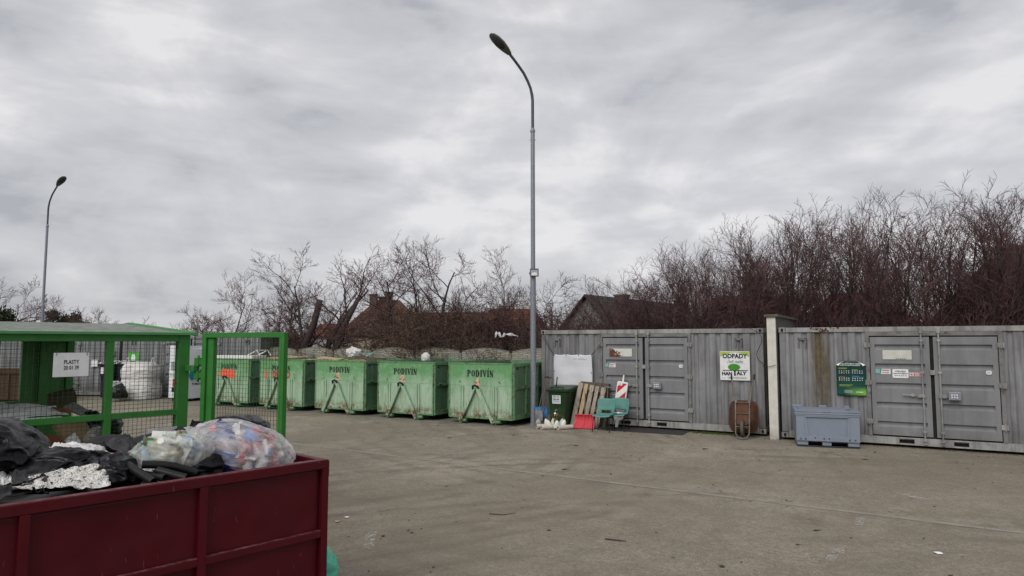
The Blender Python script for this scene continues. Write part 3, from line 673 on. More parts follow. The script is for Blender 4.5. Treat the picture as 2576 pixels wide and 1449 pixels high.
def stroke(mb, pts, w, y):
    for i in range(len(pts)-1):
        a_ = Vector((pts[i][0], 0, pts[i][1])); b_ = Vector((pts[i+1][0], 0, pts[i+1][1])); d_ = (b_-a_).normalized(); s_ = Vector((-d_.z, 0, d_.x))*w/2; e_ = d_*w*.35
        q_ = [a_-s_-e_, a_-s_*.6-e_*1.4, a_+s_*.6-e_*1.4, a_+s_-e_, b_+s_+e_, b_+s_*.6+e_*1.4, b_-s_*.6+e_*1.4, b_-s_+e_]
        mb.poly([(p.x, y-.0004*i, p.z) for p in q_])
SW, SL, ZT, ZB = 2.05, 3.45, 1.67, .19
def skip(label, k, marks):
    t = thing('roll_off_skip', label, 'skip', RW(-11.25-.0-2.62*(k)+.0, 15.96), -pi/6, 'open green skips in a row')
    mb = MB(); mb.box(0, SW, 0, .03, ZB, ZT); mb.box(-.0, SW, -.006, 0, 1.06, ZT-.03)
    mb.build('front_panel', M['dump'], t, bevel=.004)
    mb = MB(); mb.box(-.02, SW+.02, -.015, .045, ZT-.03, ZT+.012); mb.box(-.005, .03, -.012, .03, ZB, ZT-.03); mb.box(SW-.03, SW+.005, -.012, .03, ZB, ZT-.03)
    mb.box(.0, SW, -.01, .05, ZB-.03, ZB+.02); mb.build('front_trim', M['dump_dark'], t, bevel=.004)
    for sx_ in (0, 1):
        x0 = 0 if not sx_ else SW-.03
        mb = MB(); mb.box(x0, x0+.03, .03, SL, ZB, ZT-.05); mb.build('side_panel', M['dump_side'], t)
        xo = (-.05, .0) if not sx_ else (SW, SW+.05)
        mb = MB(); mb.box(xo[0], xo[1], .0, SL, ZT-.08, ZT+.01); mb.box(xo[0], xo[1], .03, SL, ZB-.02, ZB+.11); mb.box(xo[0], xo[1], .03, SL, .98, 1.04)
        for q in range(6):
            yy = .02+q*.66; mb.box(xo[0], xo[1], yy, yy+.06, ZB+.11, .98); mb.box(xo[0], xo[1], yy, yy+.06, 1.04, ZT-.08)
        mb.box(xo[0]-.012, xo[1]+.012, .08, .42, 1.0, 1.02); mb.tube([(xo[1]+.02, .2, 1.06), (xo[1]+.02, .34, 1.06)], .02, 6)
        mb.build('side_ribs', M['dump_dark'], t, bevel=.004)
        mb = MB()
        for hz in (ZT-.14,):
            mb.tube([(SW+.07 if sx_ else -.07, .12, hz), (SW+.07 if sx_ else -.07, .18, hz-.02), (SW+.07 if sx_ else -.07, .15, hz+.03)], .014, 6)
        mb.build('tie_hook', M['dark_seal'], t)
    mb = MB(); mb.box(0, SW, SL-.03, SL, ZB, ZT+.005); mb.box(.03, SW-.03, .03, SL-.03, ZB, ZB+.03); mb.build('rear_door', M['dump_side'], t)
    # channels, A frame, hook bar
    for cx in (.37, 1.46):
        mb = MB(); mb.box(cx, cx+.035, -.035, 0, ZB, 1.04); mb.box(cx+.085, cx+.12, -.035, 0, ZB, 1.04); mb.box(cx+.035, cx+.085, -.012, 0, ZB, 1.04)
        mb.build('guide_channel', M['dump'], t, bevel=.003)
    for a_, b_ in (((.87, 1.0), (.42, .1)), ((.97, 1.0), (1.5, .06))):
        mb = MB(); mb.bar((a_[0], -.07, a_[1]), (b_[0], -.075, b_[1]), .105, .055, up=(0,1,0)); mb.bar((a_[0], -.045, a_[1]), (b_[0], -.05, b_[1]), .03, .09, up=(0,1,0))
        mb.build('lifting_leg', M['dump'], t, bevel=.005)
    mb = MB(); mb.tube([(.84, -.09, .97), (.855, -.12, 1.04), (.93, -.13, 1.07), (1.0, -.12, 1.045), (1.02, -.08, .99)], .03, 8); mb.build('hook_bar', M['dark_seal'], t, smooth=True)
    for cx in (.42, 1.52):
        mb = MB(); mb.box(cx-.045, cx+.045, -.06, SL, .03, ZB-.03); mb.build('skid', M['dump_dark'], t, bevel=.005)
        mb = MB(); mb.tube([(cx-.07, -.02, .1), (cx+.17, -.02, .1)], .045, 10); mb.build('roller', M['dump_dark'], t, smooth=True)
    mb = MB(); stencil(mb, .6, 1.3, .182, -.0085); mb.build('lettering', M['stencil'], t)
    marks(t)
    return t
def no1(t):
    mb = MB(); stroke(mb, [(.9, 1.18), (.955, 1.25), (.955, 1.09)], .05, -.009); stroke(mb, [(.89, 1.08), (1.0, 1.085)], .045, -.0098); mb.build('painted_number', M['salmon'], t)
def no2(t):
    mb = MB(); stroke(mb, [(.87, 1.2), (.88, 1.25), (.93, 1.275), (.98, 1.245), (.975, 1.2), (.92, 1.14), (.87, 1.09), (.95, 1.11), (1.03, 1.085)], .036, -.009); mb.build('painted_number', M['salmon'], t)
def no3(t):
    mb = MB(); stroke(mb, [(.92, 1.25), (.97, 1.28), (1.03, 1.255), (1.0, 1.2), (.96, 1.19), (1.04, 1.16), (1.05, 1.11), (.99, 1.08), (.92, 1.09)], .038, -.009); mb.build('painted_number', M['salmon'], t)
def drevo(t):
    mb = MB(); mb.text('DŘEVO', 1.04, 1.17, .3, -.0105, bold=.012, sx=.84); mb.build('painted_word', M['red_brush'], t)
    mb = MB(); stroke(mb, [(.28, 1.13), (.3, 1.29), (.3, 1.05), (.34, 1.18), (.36, 1.09), (.27, 1.2)], .06, -.009); mb.build('spray_mark', M['orange'], t)
def scrib(t):
    mb = MB(); stroke(mb, [(.25, 1.15), (.32, 1.25), (.3, 1.05), (.25, 1.1), (.38, 1.12)], .06, -.009); mb.build('spray_mark', M['orange'], t)
    mb = MB()
    stroke(mb, [(.62, 1.1), (.66, 1.25), (.75, 1.22), (.7, 1.12), (.6, 1.18), (.86, 1.2), (.84, 1.06), (.95, 1.25), (1.02, 1.06), (1.1, 1.22), (1.16, 1.05), (1.22, 1.2), (1.3, 1.02), (1.26, 1.25), (.75, 1.27), (1.3, 1.14), (.6, 1.08), (1.3, 1.05)], .085, -.009)
    mb.build('spray_word', M['orange'], t)
sk1 = skip('green skip painted with number 1, nearest the lamp post', 0, no1)
sk2 = skip('green skip painted with number 2, second from the lamp post', 1, no2)
sk3 = skip('green skip painted with number 3, heaped with scrap', 2, no3)
sk4 = skip('green skip with a red brushed word and orange mark, seen partly through the gate', 3, drevo)
sk5 = skip('green skip with an orange sprayed-over word, farthest left of the row', 4, scrib)
def R30(t, x, y, z): return t.matrix_world @ Vector((x, y, z)) if False else Vector(t.location)+Matrix.Rotation(-pi/6, 3, 'Z') @ Vector((x, y, z))

# ------------------------------------------------------------------ soft things
def fbm(v, o=3):
    s_ = 0; a_ = 1; f = 1
    for k in range(o): s_ += a_*mn.noise(v*f); a_ *= .5; f *= 2.1
    return s_
def ridge(v): return 1-abs(mn.noise(v))*2
ICO = {}
def ico(sub):
    if sub not in ICO:
        bm = bmesh.new(); bmesh.ops.create_icosphere(bm, subdivisions=sub, radius=1)
        bm.verts.ensure_lookup_table(); ICO[sub] = ([v.co.copy() for v in bm.verts], [tuple(v.index for v in f.verts) for f in bm.faces]); bm.free()
    return ICO[sub]
def blob(name, mat, c, r, rz=0, seed=0, lump=.22, wr=.07, knot=None, flat=.55, parent=None, sub=5, tilt=0, solid=0, boxy=0, fold=1.0):
    """film sack: lumpy ellipsoid with long sharp folds; knot = direction the folds gather to"""
    vs, fs = ico(sub); off = Vector((seed*7.3, seed*3.1, seed*1.7)); out = []; rs_ = random.Random(seed)
    kd = Vector(knot).normalized() if knot else None
    Rm = Matrix.Rotation(rz, 3, 'Z') @ Matrix.Rotation(tilt, 3, 'Y')
    RA_ = Matrix.Rotation(rs_.uniform(-.6, .6), 3, 'Y') @ Matrix.Rotation(rs_.uniform(-.5, .5), 3, 'Z')
    RB_ = Matrix.Rotation(rs_.uniform(.6, 1.4), 3, 'Y') @ Matrix.Rotation(rs_.uniform(.3, 1), 3, 'Z')
    for v in vs:
        f = 1+lump*fbm(v*1.25+off, 2)
        w_ = fbm(v*1.1+off, 2)*.8
        a_ = RA_ @ v; b_ = RB_ @ v
        f1 = ridge(Vector((a_.x*.6, a_.y*2.3, a_.z*2.3))+off+Vector((0, w_*1.1, w_)))
        f2 = ridge(Vector((b_.x*.9, b_.y*4.2, b_.z*4.2))+off*2+Vector((0, w_*2, 0)))
        f3 = ridge(Vector((a_.x*1.6, a_.y*9, a_.z*9))+off*3+Vector((0, w_*3, 0)))
        f += fold*wr*(max(0, (f1-.35)/.65)**1.6*1.0+max(0, (f2-.5)/.5)**1.5*.2+max(0, (f3-.6)/.4)**1.5*.03)
        if kd:
            d = v.dot(kd)
            if d > 0:
                an = atan2(v.cross(kd).dot(Vector((.3, .5, .8))), v.dot(Vector((.6, -.7, .2))))
                f += wr*.8*abs(sin(an*7+w_*4))*d*(1-d*.5)
            if d > .9: f *= 1+(d-.9)*1.6
        q = Vector(v)
        if boxy: q = Vector([math.copysign(abs(t_)**(1-boxy), t_) for t_ in v])
        q = q*f
        if q.z < -flat: q.z = -flat+(q.z+flat)*.12
        out.append(Rm @ Vector((q.x*r[0], q.y*r[1], q.z*r[2])))
    mb = MB(); mb.add(out, fs); o = mb.build(name, mat, parent, smooth='all', loc=c, solid=solid)
    return o
def sheet(name, mat, corners, seed, amp=.06, nu=46, nv=30, sag=0, fr=3.0, edge=.022, solid=.002):
    """crumpled film between four corner points (a b / d c order), creased and ragged at the rim"""
    a_, b_, c_, d_ = [Vector(q) for q in corners]; off = Vector((seed*5.1, seed*2.7, 0)); nrm = (b_-a_).cross(d_-a_).normalized()
    if nrm.z < 0: nrm = -nrm
    def fn(u, v):
        ue = u+edge*mn.noise(Vector((v*4, seed, 0)))*(1 if u in (0, 1) else abs(u-.5)*2)**2; ve = v+edge*mn.noise(Vector((u*5, seed+9, 0)))*(abs(v-.5)*2)**2
        p = (a_*(1-ue)+b_*ue)*(1-ve)+(d_*(1-ue)+c_*ue)*ve
        q = Vector((u*fr, v*fr*.7, 0))+off; q2 = q+Vector((fbm(q, 2), fbm(q+Vector((9, 0, 0)), 2), 0))*.7
        q3 = Vector((q.x*.5+q.y*.4, q.y*2.4-q.x*.7, seed))+Vector((0, fbm(q, 2), 0)); q4 = Vector((q.x*1.7-q.y*1.5, q.y*.9, seed*2+fbm(q, 1)))
        hgt = amp*1.2*fbm(q*.6, 2)+amp*1.1*max(0, (ridge(q3)-.4)/.6)**1.5+amp*.7*max(0, (ridge(q4)-.5)/.5)**1.4+amp*.15*max(0, (ridge(q2*1.8)-.6)/.4)
        return p+nrm*hgt+Vector((0, 0, sag*(sin(u*pi)*sin(v*pi))))
    mb = MB(); mb.grid(fn, nu, nv); return mb.build(name, mat, smooth='all', solid=solid)
def m_bag(name, col, rough=.42, bs=.35, col2=None):
    m = NT(name); m.col(m.mix(m.ramp(m.noise(4, 4), .35, .7), col, col2 or tuple(q*.6 for q in col))); m.b.inputs['Roughness'].default_value = rough
    m.bump(m.noise(5, 3, .5, stretch=(1, 1, 3.2), dist=1.0), bs, .03); m.b.inputs['Specular IOR Level'].default_value = .24; return m.mat
M['blackbag'] = m_bag('black_film', (.008,.0078,.0095), .33, .12, (.005,.0048,.006))
M['greyfilm'] = m_bag('grey_film', (.03,.029,.032), .5, .15, (.03,.028,.032))
M['whitefilm'] = m_bag('white_film', (.62,.62,.61), .45, .3, (.5,.49,.47))
M['bigbag'] = m_bag('woven_white', (.62,.61,.58), .7, .6, (.48,.47,.45))
M['greenbag'] = m_bag('mint_film', (.12,.52,.36), .4, .4, (.08,.42,.3))
def m_clear(name, tint, dens=.5):
    m = NT(name); m.col(tint); m.b.inputs['Roughness'].default_value = .22; m.bump(m.noise(3.5, 4, .6, stretch=(1, 3.5, 1), dist=1.2), .8, .05)
    m.b.inputs['Transmission Weight'].default_value = 0
    tl = m.n('ShaderNodeBsdfTranslucent'); tl.inputs[0].default_value = (*tint, 1); m1 = m.n('ShaderNodeMixShader'); m1.inputs[0].default_value = .35; m.l(m.b.outputs[0], m1.inputs[1]); m.l(tl.outputs[0], m1.inputs[2])
    tr = m.n('ShaderNodeBsdfTransparent'); mx = m.n('ShaderNodeMixShader'); m.l(m.ramp(m.noise(3, 5, .65, stretch=(1, 3, 1), dist=1.5), .36, .66, dens-.1, dens+.42), mx.inputs[0])
    m.l(tr.outputs[0], mx.inputs[1]); m.l(m1.outputs[0], mx.inputs[2]); m.l(mx.outputs[0], m.out.inputs[0]); return m.mat
M['clear'] = m_clear('clear_film', (.85,.85,.86), .25)
M['clear2'] = m_clear('clear_film_warm', (.85,.85,.8), .24)
def m_speck():
    m = NT('dirty_white_sheet'); c = m.mix(m.ramp(m.noise(34, 4, .7, dist=2.5), .52, .58), (.66,.65,.61), (.05,.045,.04)); c = m.mix(m.ramp(m.noise(5, 4), .5, .7, 0, .5), c, (.35,.3,.22)); m.col(c); m.b.inputs['Roughness'].default_value = .7; m.bump(m.noise(25, 4), .5, .01); return m.mat
M['speck'] = m_speck()

# ------------------------------------------------------------------ red container in the foreground
RC = Vector((-1.473, 5.5, 0)); RA = radians(47.5)          # far right front corner; long wall runs back towards the camera
def RL(x, y, z): return RC+Vector((cos(RA)*x-sin(RA)*y, sin(RA)*x+cos(RA)*y, z))     # x along the wall (negative towards the viewer), y away
rd = thing('waste_container', 'dark red steel waste container with ribbed wall in the foreground, full of sacks', 'skip', RC, RA)
RZ = 1.33; RLEN = 5.2; RWD = 2.25
mb = MB()
def dent(u, v):
    x = -RLEN+(RLEN-.04)*u; z = .2+(RZ-.26)*v; cell = abs(sin(pi*(x+.03)/1.01)); return (x, .004+.016*cell*mn.noise(Vector((x*1.9, z*2.6, 4)))+.004*mn.noise(Vector((x*7, z*7, 2))), z)
mb.grid(dent, 150, 30); mb.build('wall_panel', M['red'], rd, smooth='all', solid=.006)
mb = MB(); mb.box(-RLEN, 0, RWD-.012, RWD, .2, RZ-.06); mb.box(-.052, -.04, .02, RWD-.02, .2, RZ-.06); mb.box(-RLEN, -RLEN+.012, .02, RWD-.02, .2, RZ-.06); mb.box(-RLEN, -.02, .02, RWD-.02, .2, .215); mb.build('rear_walls', M['red'], rd)
mb = MB(); mb.box(-RLEN, .0, -.045, .03, RZ-.068, RZ); mb.box(-RLEN, 0, RWD-.03, RWD+.045, RZ-.066, RZ); mb.box(-.06, .0, .03, RWD-.03, RZ-.066, RZ-.001); mb.box(-RLEN, -RLEN+.06, .03, RWD-.03, RZ-.066, RZ-.001)
mb.build('top_rim', M['red'], rd, bevel=.006)
mb = MB(); mb.grid(lambda u, v: (-RLEN+.01+(RLEN-.02)*u, -.038+.062*v, RZ+.0012), 60, 1); mb.build('worn_rim_top', M['redtop'], rd)
for x in (-.055, -1.0, -2.02, -3.05, -4.08):
    mb = MB(); mb.box(x, x+.055, -.043, 0, .2, RZ-.068); mb.build('vertical_rib', M['red'], rd, bevel=.004)
for i, (x0, x1) in enumerate(((-4.025, -3.05), (-2.995, -2.02), (-1.965, -1.0), (-.945, -.055))):
    mb = MB(); mb.box(x0, x1, -.04, 0, .74, .79); mb.build('horizontal_rib', M['red'], rd, bevel=.004)
    mb = MB(); mb.box(x0+.002, x1-.002, -.038, -.001, .7912, .7925); mb.build('worn_rib_top', M['redtop'], rd)
mb = MB(); mb.box(-RLEN, 0, -.04, .01, .1, .2); mb.build('bottom_rail', M['red'], rd)
mb = MB(); mb.box(.0005, .02, -.02, .03, RZ-.13, RZ-.02); mb.build('corner_tab', paint('tab_rust', (.16,.11,.05), (.1,.06,.03), 12, .7), rd, bevel=.003)
for x in (-.6, -RLEN+.6):
    mb = MB(); mb.tube([(x, .1, .09), (x, RWD-.1, .09)], .09, 12); mb.build('roller', M['dark_seal'], rd)
# heap body that carries the sacks
mb = MB()
def heap(u, v):
    x = -RLEN+.05+(RLEN-.12)*u; y = .03+(RWD-.06)*v; e_ = min(1, min(u, 1-u)*9)*min(1, min(v, 1-v)*5)
    top_ = 1.02+.16*e_*(1-.7*u)+.10*fbm(Vector((x*1.8, y*1.8, 3)), 2)*e_+.04*e_*max(0, ridge(Vector((x*2, y*1.4, 8))))
    if u > .86: top_ -= (u-.86)*2.2
    return (x, y, min(top_, 1.26))
mb.grid(heap, 120, 56); ob = mb.build('mixed_waste', M['blackbag'], smooth='all'); ob.location = RC; ob.rotation_euler = (0, 0, RA); tag(ob, 'dark mixed waste filling the red container under the sacks', 'waste', kind='stuff')
# crop-2 pixel to world at a distance beyond the front wall
def wallY(x):
    u = (x-1288)/F; t_ = (-1.473-5.5*u)/(.676-.737*u); return 5.5-.737*t_
def P2(cx, cy, dy=.5, absY=None):
    x = cx*.325; y = 1030.4+cy*.325; return at(x, y, absY if absY else wallY(x)+dy)
def sack(name, label, mat, x0, x1, y0, y1, dy, dep=.3, cat='sack', **kw):
    c = P2((x0+x1)/2, (y0+y1)/2, dy); sc = .325*c.y/F
    return tag(blob(name, mat, c, ((x1-x0)/2*sc, dep, (y1-y0)/2*sc), **kw), label, cat)
sack('black_sack', 'bulging black sack at the left edge of the red container heap', M['blackbag'], -330, 265, 100, 560, .85, .4, seed=1, wr=.10, lump=.12, rz=.3, sub=6)
sack('black_sack', 'wide wrinkled black sack lying over the middle of the heap', M['blackbag'], 60, 800, 325, 640, .75, .35, seed=2, wr=.16, lump=.16, rz=.35, sub=6)
tag(sheet('foam_sheet', M['whitefilm'], [P2(330,330,1.25), P2(560,290,1.5), P2(935,365,1.1), P2(820,460,.75)], 4, .03, sag=.03), 'white plastic sheet showing behind the wrinkled black sack', 'plastic sheet')
tag(sheet('plastic_sheet', M['speck'], [P2(90,640,.1), P2(225,540,.45), P2(800,425,.5), P2(855,600,.12)], 6, .014, 60, 34, fr=4), 'dirty speckled white plastic sheet along the rim of the red container', 'plastic sheet')
tag(sheet('plastic_sheet', M['greyfilm'], [P2(95,600,.3), P2(60,415,.75), P2(330,470,.72), P2(450,525,.38)], 8, .02, fr=2), 'folded dark grey plastic sheet left of the speckled white one', 'plastic sheet')
tag(sheet('plastic_sheet', M['blackbag'], [P2(-40,700,.07), P2(-40,600,.35), P2(400,570,.42), P2(370,668,.09)], 9, .03, fr=1.8), 'crumpled black film lying along the rim at the lower left', 'plastic sheet')
tag(sheet('plastic_sheet', M['whitefilm'], [P2(-60,610,.35), P2(-60,500,.6), P2(60,520,.65), P2(120,590,.35)], 10, .02, fr=3), 'small white film scrap at the left edge of the heap', 'plastic sheet')
sack('black_sack', 'limp black sack beside the cut black pipe ends', M['blackbag'], 760, 1085, 345, 640, .5, .25, seed=3, wr=.15, lump=.16, rz=.4)
tag(sheet('plastic_sheet', M['greyfilm'], [P2(785,300,1.0), P2(960,225,1.35), P2(1095,300,1.1), P2(1030,350,.8)], 12, .03, fr=2, sag=.06), 'matt grey plastic flap arching behind the black pipes', 'plastic sheet')
sack('black_sack', 'low black sack under the cage post, left of the grey flap', M['rubber'], 700, 975, 205, 330, 1.6, .3, seed=4, wr=.04, lump=.12)
sack('black_sack', 'low black sack below the white drinks notice', M['rubber'], 1030, 1275, 198, 330, 1.5, .3, seed=5, wr=.04, lump=.12)
sack('black_sack', 'shiny black sack with pleated neck leaning on the open gate', M['blackbag'], 1670, 2060, 55, 260, 1.15, .28, seed=6, wr=.1, lump=.12, knot=(-.5,-.2,.9))
tag(sheet('plastic_sheet', M['rubber'], [P2(1440,190,1.2), P2(1480,88,1.3), P2(1645,95,1.3), P2(1560,200,1.2)], 13, .02, fr=2), 'black film flap sticking up behind the clear bags', 'plastic sheet')
sack('clear_sack', 'pale greenish clear sack behind the smaller clear bag', M['clear2'], 1340, 1560, 140, 300, 1.0, .2, seed=7, wr=.06)
yl = plain('yellow_film', (.6,.5,.03), .4)
sack('yellow_bag', 'small yellow plastic bag on top of the heap beside the black sack', yl, 262, 345, 312, 360, 1.0, .07, seed=8, wr=.1, cat='plastic bag')
sack('black_sack', 'black sack squeezed between the two clear bags', M['blackbag'], 1380, 1720, 320, 560, .42, .2, seed=31, wr=.1)
# clear bags with packaging inside
def contents(label, cx, cy, rx, ry, dy, cols, seed, n=60, dep=.2, tilt=0):
    rs_ = random.Random(seed); mb = MB(); mats = [plain('packaging_%s' % c_[0], c_[1], .35) for c_ in cols]; c = P2(cx, cy, dy); sc = .325*c.y/F
    for k in range(n):
        while True:
            q = Vector((rs_.uniform(-1, 1), rs_.uniform(-1, 1), rs_.uniform(-1, 1)))
            if q.length < .70: break
        if q.y > .3: q.y *= -1
        p = Matrix.Rotation(tilt, 3, 'Y') @ Vector((q.x*rx*sc, q.y*dep, q.z*ry*sc)); s_ = rs_.uniform(.05, .14)
        Rm = Matrix.Rotation(rs_.random()*6, 4, 'X') @ Matrix.Rotation(rs_.random()*6, 4, 'Z') @ Matrix.Rotation(rs_.random()*6, 4, 'Y')
        mi = min(len(cols)-1, int(((q.x+1)/2)*len(cols)*.6+rs_.random()*len(cols)*.55)) if seed % 2 else rs_.randrange(len(cols))
        kind = rs_.random()
        if kind < .45:
            nn = 5
            vs = [p+Rm @ Vector(((i/nn-.5)*2*s_, (j/nn-.5)*1.5*s_, .45*s_*mn.noise(Vector((i*.7+k, j*.8, seed))))) for i in range(nn+1) for j in range(nn+1)]
            mb.add(vs, [(i*(nn+1)+j, (i+1)*(nn+1)+j, (i+1)*(nn+1)+j+1, i*(nn+1)+j+1) for i in range(nn) for j in range(nn)], mi)
        elif kind < .75:
            a_ = Rm @ Vector((0, 0, s_*1.3)); mb.tube([p-a_, p-a_*.8, p+a_*.5, p+a_*.8, p+a_], [s_*.42, s_*.45, s_*.45, s_*.2, s_*.18], 10, mi)
        else:
            vs, fs = ico(2); mb.add([p+Rm @ Vector((v.x*s_*.8, v.y*s_*.5, v.z*s_*(.6+.3*mn.noise(v*2+Vector((k, 0, 0)))))) for v in vs], fs, mi)
    o = mb.build('packaging', mats, loc=c, smooth=True); tag(o, label, 'packaging', kind='stuff')
contents('blue, red and white drink packaging inside the larger clear bag', 1880, 290, 350, 150, .5, [('blue', (.02,.09,.42)), ('red', (.45,.02,.03)), ('deepblue', (.01,.045,.25)), ('white', (.65,.65,.63)), ('bluepale', (.04,.14,.5)), ('maroon', (.25,.015,.025)), ('redder', (.5,.03,.04)), ('blue3', (.02,.08,.35))], 3, 110, .26, .26)
contents('yellow, mint and white packaging inside the smaller clear bag', 1320, 330, 240, 120, .5, [('yellow', (.6,.45,.08)), ('cream', (.6,.58,.5)), ('mint', (.2,.5,.42)), ('paleblue', (.2,.35,.5)), ('white3', (.65,.65,.62)), ('olive', (.2,.19,.08)), ('dark', (.03,.03,.04))], 5, 90, .24, -.15)
sack('clear_sack', 'larger clear bag of blue and red packaging at the right of the heap', M['clear'], 1500, 2265, 105, 475, .5, .3, seed=9, wr=.07, lump=.08, tilt=.26, knot=(.0,-.95,.3), flat=.75, sub=6)
sack('clear_sack', 'smaller clear bag of pale and yellow packaging beside the pipes', M['clear2'], 1040, 1615, 180, 490, .48, .27, seed=10, wr=.07, lump=.08, tilt=-.15, flat=.8)
# black pipes
def pipe(lab, a_, b_, r=.036, bend=0):
    a_ = Vector(a_); b_ = Vector(b_); d_ = (b_-a_).normalized(); mb = MB(); n_ = 9
    pts_ = [a_+(b_-a_)*(k/n_)+Vector((0, 0, bend*sin(pi*k/n_))) for k in range(n_+1)]
    mb.tube(pts_, r, 18, caps=False); mb.tube(pts_, r*.82, 18, caps=False)
    ref = Vector((0,0,1)); sx_ = d_.cross(ref).normalized(); sy_ = sx_.cross(d_)
    for p in (pts_[0], pts_[-1]):
        o_ = [p+(sx_*cos(k*pi/9)+sy_*sin(k*pi/9))*r for k in range(18)]; i_ = [p+(sx_*cos(k*pi/9)+sy_*sin(k*pi/9))*r*.82 for k in range(18)]
        mb.add(o_+i_, [(k, (k+1) % 18, 18+(k+1) % 18, 18+k) for k in range(18)])
    me = mb.build('drain_pipe', paint('hdpe', (.008,.008,.009), (.012,.012,.013), 6, .38), smooth=True, solid=0.0); tag(me, lab, 'pipe')
pipe('steep black pipe with its open end up, nearest the speckled sheet', P2(945,405,.42), P2(1190,560,.12), .029)
pipe('long black pipe lying in front of the smaller clear bag', P2(1100,425,.28), P2(1520,490,.2), .027, .02)
pipe('short black pipe lying lowest against the container rim', P2(1215,470,.2), P2(1440,530,.08), .027)
pipe('black pipe tucked under the other pipes near the white film', P2(1110,500,.3), P2(1280,530,.12), .026)
tag(sheet('plastic_sheet', M['whitefilm'], [P2(1060,475,.35), P2(1080,440,.45), P2(1210,455,.4), P2(1170,500,.3)], 21, .01), 'white film scrap between the black pipe ends', 'plastic sheet')
# mint bag on the ground
blob('mint_bag', M['greenbag'], Vector((-1.86, 6.25, .2)), (.27, .3, .26), seed=12, wr=.1, lump=.12, knot=(.3,-.3,.9), flat=.75)
tag(bpy.data.objects['mint_bag'], 'mint green rubbish bag on the asphalt at the corner of the red container', 'rubbish bag')

# ------------------------------------------------------------------ green mesh cage with hinged gate
CG = Vector((-.4725*9, 9.0, 0)); CA = radians(50)
cg = thing('mesh_cage', 'green steel mesh cage with a shallow pitched roof behind the red container', 'cage', CG, CA)
# local: x negative = along the front towards the viewer, y positive = depth
CL, CD, CZ = 5.6, 4.29, 2.36
def wire_panel(mb, p0, ux, w_, h_, s1=.05, s2=.05, r=.0018, z0=0):
    p0 = Vector(p0); ux = Vector(ux).normalized(); nrm = Vector((-ux.y, ux.x, 0)); rs_ = random.Random(int(w_*100))
    k = 0
    while k*s1 <= w_:
        p = p0+ux*k*s1; q = p+Vector((0, 0, h_)); mb.bar(p+nrm*r, q+nrm*r+ux*rs_.uniform(-.004, .004), r*2, r*2, up=ux); k += 1
    k = 0
    while k*s2 <= h_:
        p = p0+Vector((0, 0, k*s2)); n_ = 6; pp = None
        for i in range(n_+1):
            c = p+ux*w_*i/n_-nrm*r+Vector((0, 0, rs_.uniform(-.002, .002)))
            if pp is not None: mb.bar(pp, c, r*2, r*2)
            pp = c
        k += 1
MID = 1.355
for x0, x1 in ((-CL, -4.05), (-3.97, -2.52), (-2.44, -.97), (-.89, -.09)):
    for z0, z1 in ((.3, MID-.035), (MID+.035, CZ-.1)):
        mb = MB(); wire_panel(mb, (x0, .04, z0), (1,0,0), x1-x0, z1-z0, .052, .046); mb.build('mesh_panel', M['cage_wire'], cg)
mb = MB(); mb.box(-.12, .02, -.01, .11, .0, CZ); mb.build('corner_post', M['cage'], cg, bevel=.006)
for x in (-.97, -2.52, -4.05): mb = MB(); mb.box(x, x+.08, 0, .08, .25, CZ-.09); mb.build('upright', M['cage'], cg, bevel=.005)
mb = MB(); mb.box(-CL, -.12, -.004, .07, CZ-.1, CZ+.0); mb.build('top_beam', M['cage'], cg, bevel=.005)
mb = MB(); [mb.box(q0, q1, .004, .07, MID-.035, MID+.035) for q0, q1 in ((-.89, -.12), (-2.44, -.97), (-3.97, -2.52), (-CL, -4.05))]; mb.build('middle_rail', M['cage'], cg, bevel=.004)
mb = MB(); mb.box(-CL, 0, 0, CD, .18, .26); mb.build('floor_frame', M['cage'], cg)
# rear frame
mb = MB(); mb.box(-.11, 0, CD-.11, CD, .25, CZ); mb.build('corner_post', M['cage'], cg, bevel=.005)
mb = MB(); mb.box(-.5, -.38, CD-.11, CD, .25, CZ); mb.box(-.75, -.62, CD-.11, CD, .25, CZ); mb.box(-.62, -.11, CD-.05, CD-.03, .25, CZ); mb.build('rear_panel', M['cage'], cg, bevel=.005)
mb = MB(); mb.box(-CL, 0, CD-.08, CD, CZ-.09, CZ-.005); mb.box(-CL, -.76, CD-.08, CD-.01, MID-.12, MID-.05); mb.box(-.06, 0, .11, CD-.11, CZ-.08, CZ-.003); mb.build('rear_beams', M['cage'], cg, bevel=.004)
for x0, x1 in ((-2.35, -.76), (-CL, -2.45)):
    mb = MB(); wire_panel(mb, (x0, CD-.04, .3), (1,0,0), x1-x0, CZ-.4, .052, .046); mb.build('mesh_panel', M['cage_wire'], cg)
mb = MB(); mb.box(-2.45, -2.35, CD-.1, CD, .25, CZ-.09); mb.build('upright', M['cage'], cg, bevel=.005)
# roof: two sheets meeting at a ridge
mb = MB(); zr = 2.53
mb.add([(-CL-.1, -.03, CZ+.004), (.1, -.03, CZ+.004), (.1, CD/2, zr), (-CL-.1, CD/2, zr), (-CL-.1, CD+.03, CZ+.004), (.1, CD+.03, CZ+.004)], [(0,1,2,3), (3,2,5,4)])
mb.build('roof_sheet', M['cage_roof'], cg, solid=.004)
mb = MB()
for a_, b_ in (((.085, -.03, CZ+.0), (.085, CD/2, zr-.004)), ((.085, CD/2, zr-.004), (.085, CD+.03, CZ))): mb.bar(a_, b_, .05, .05)
mb.bar((-CL-.1, -.035, CZ+.0), (.1, -.035, CZ+.0), .02, .03); mb.build('roof_edge', paint('roof_edge', (.06,.26,.07), (.09,.28,.1), 6, .45), cg)
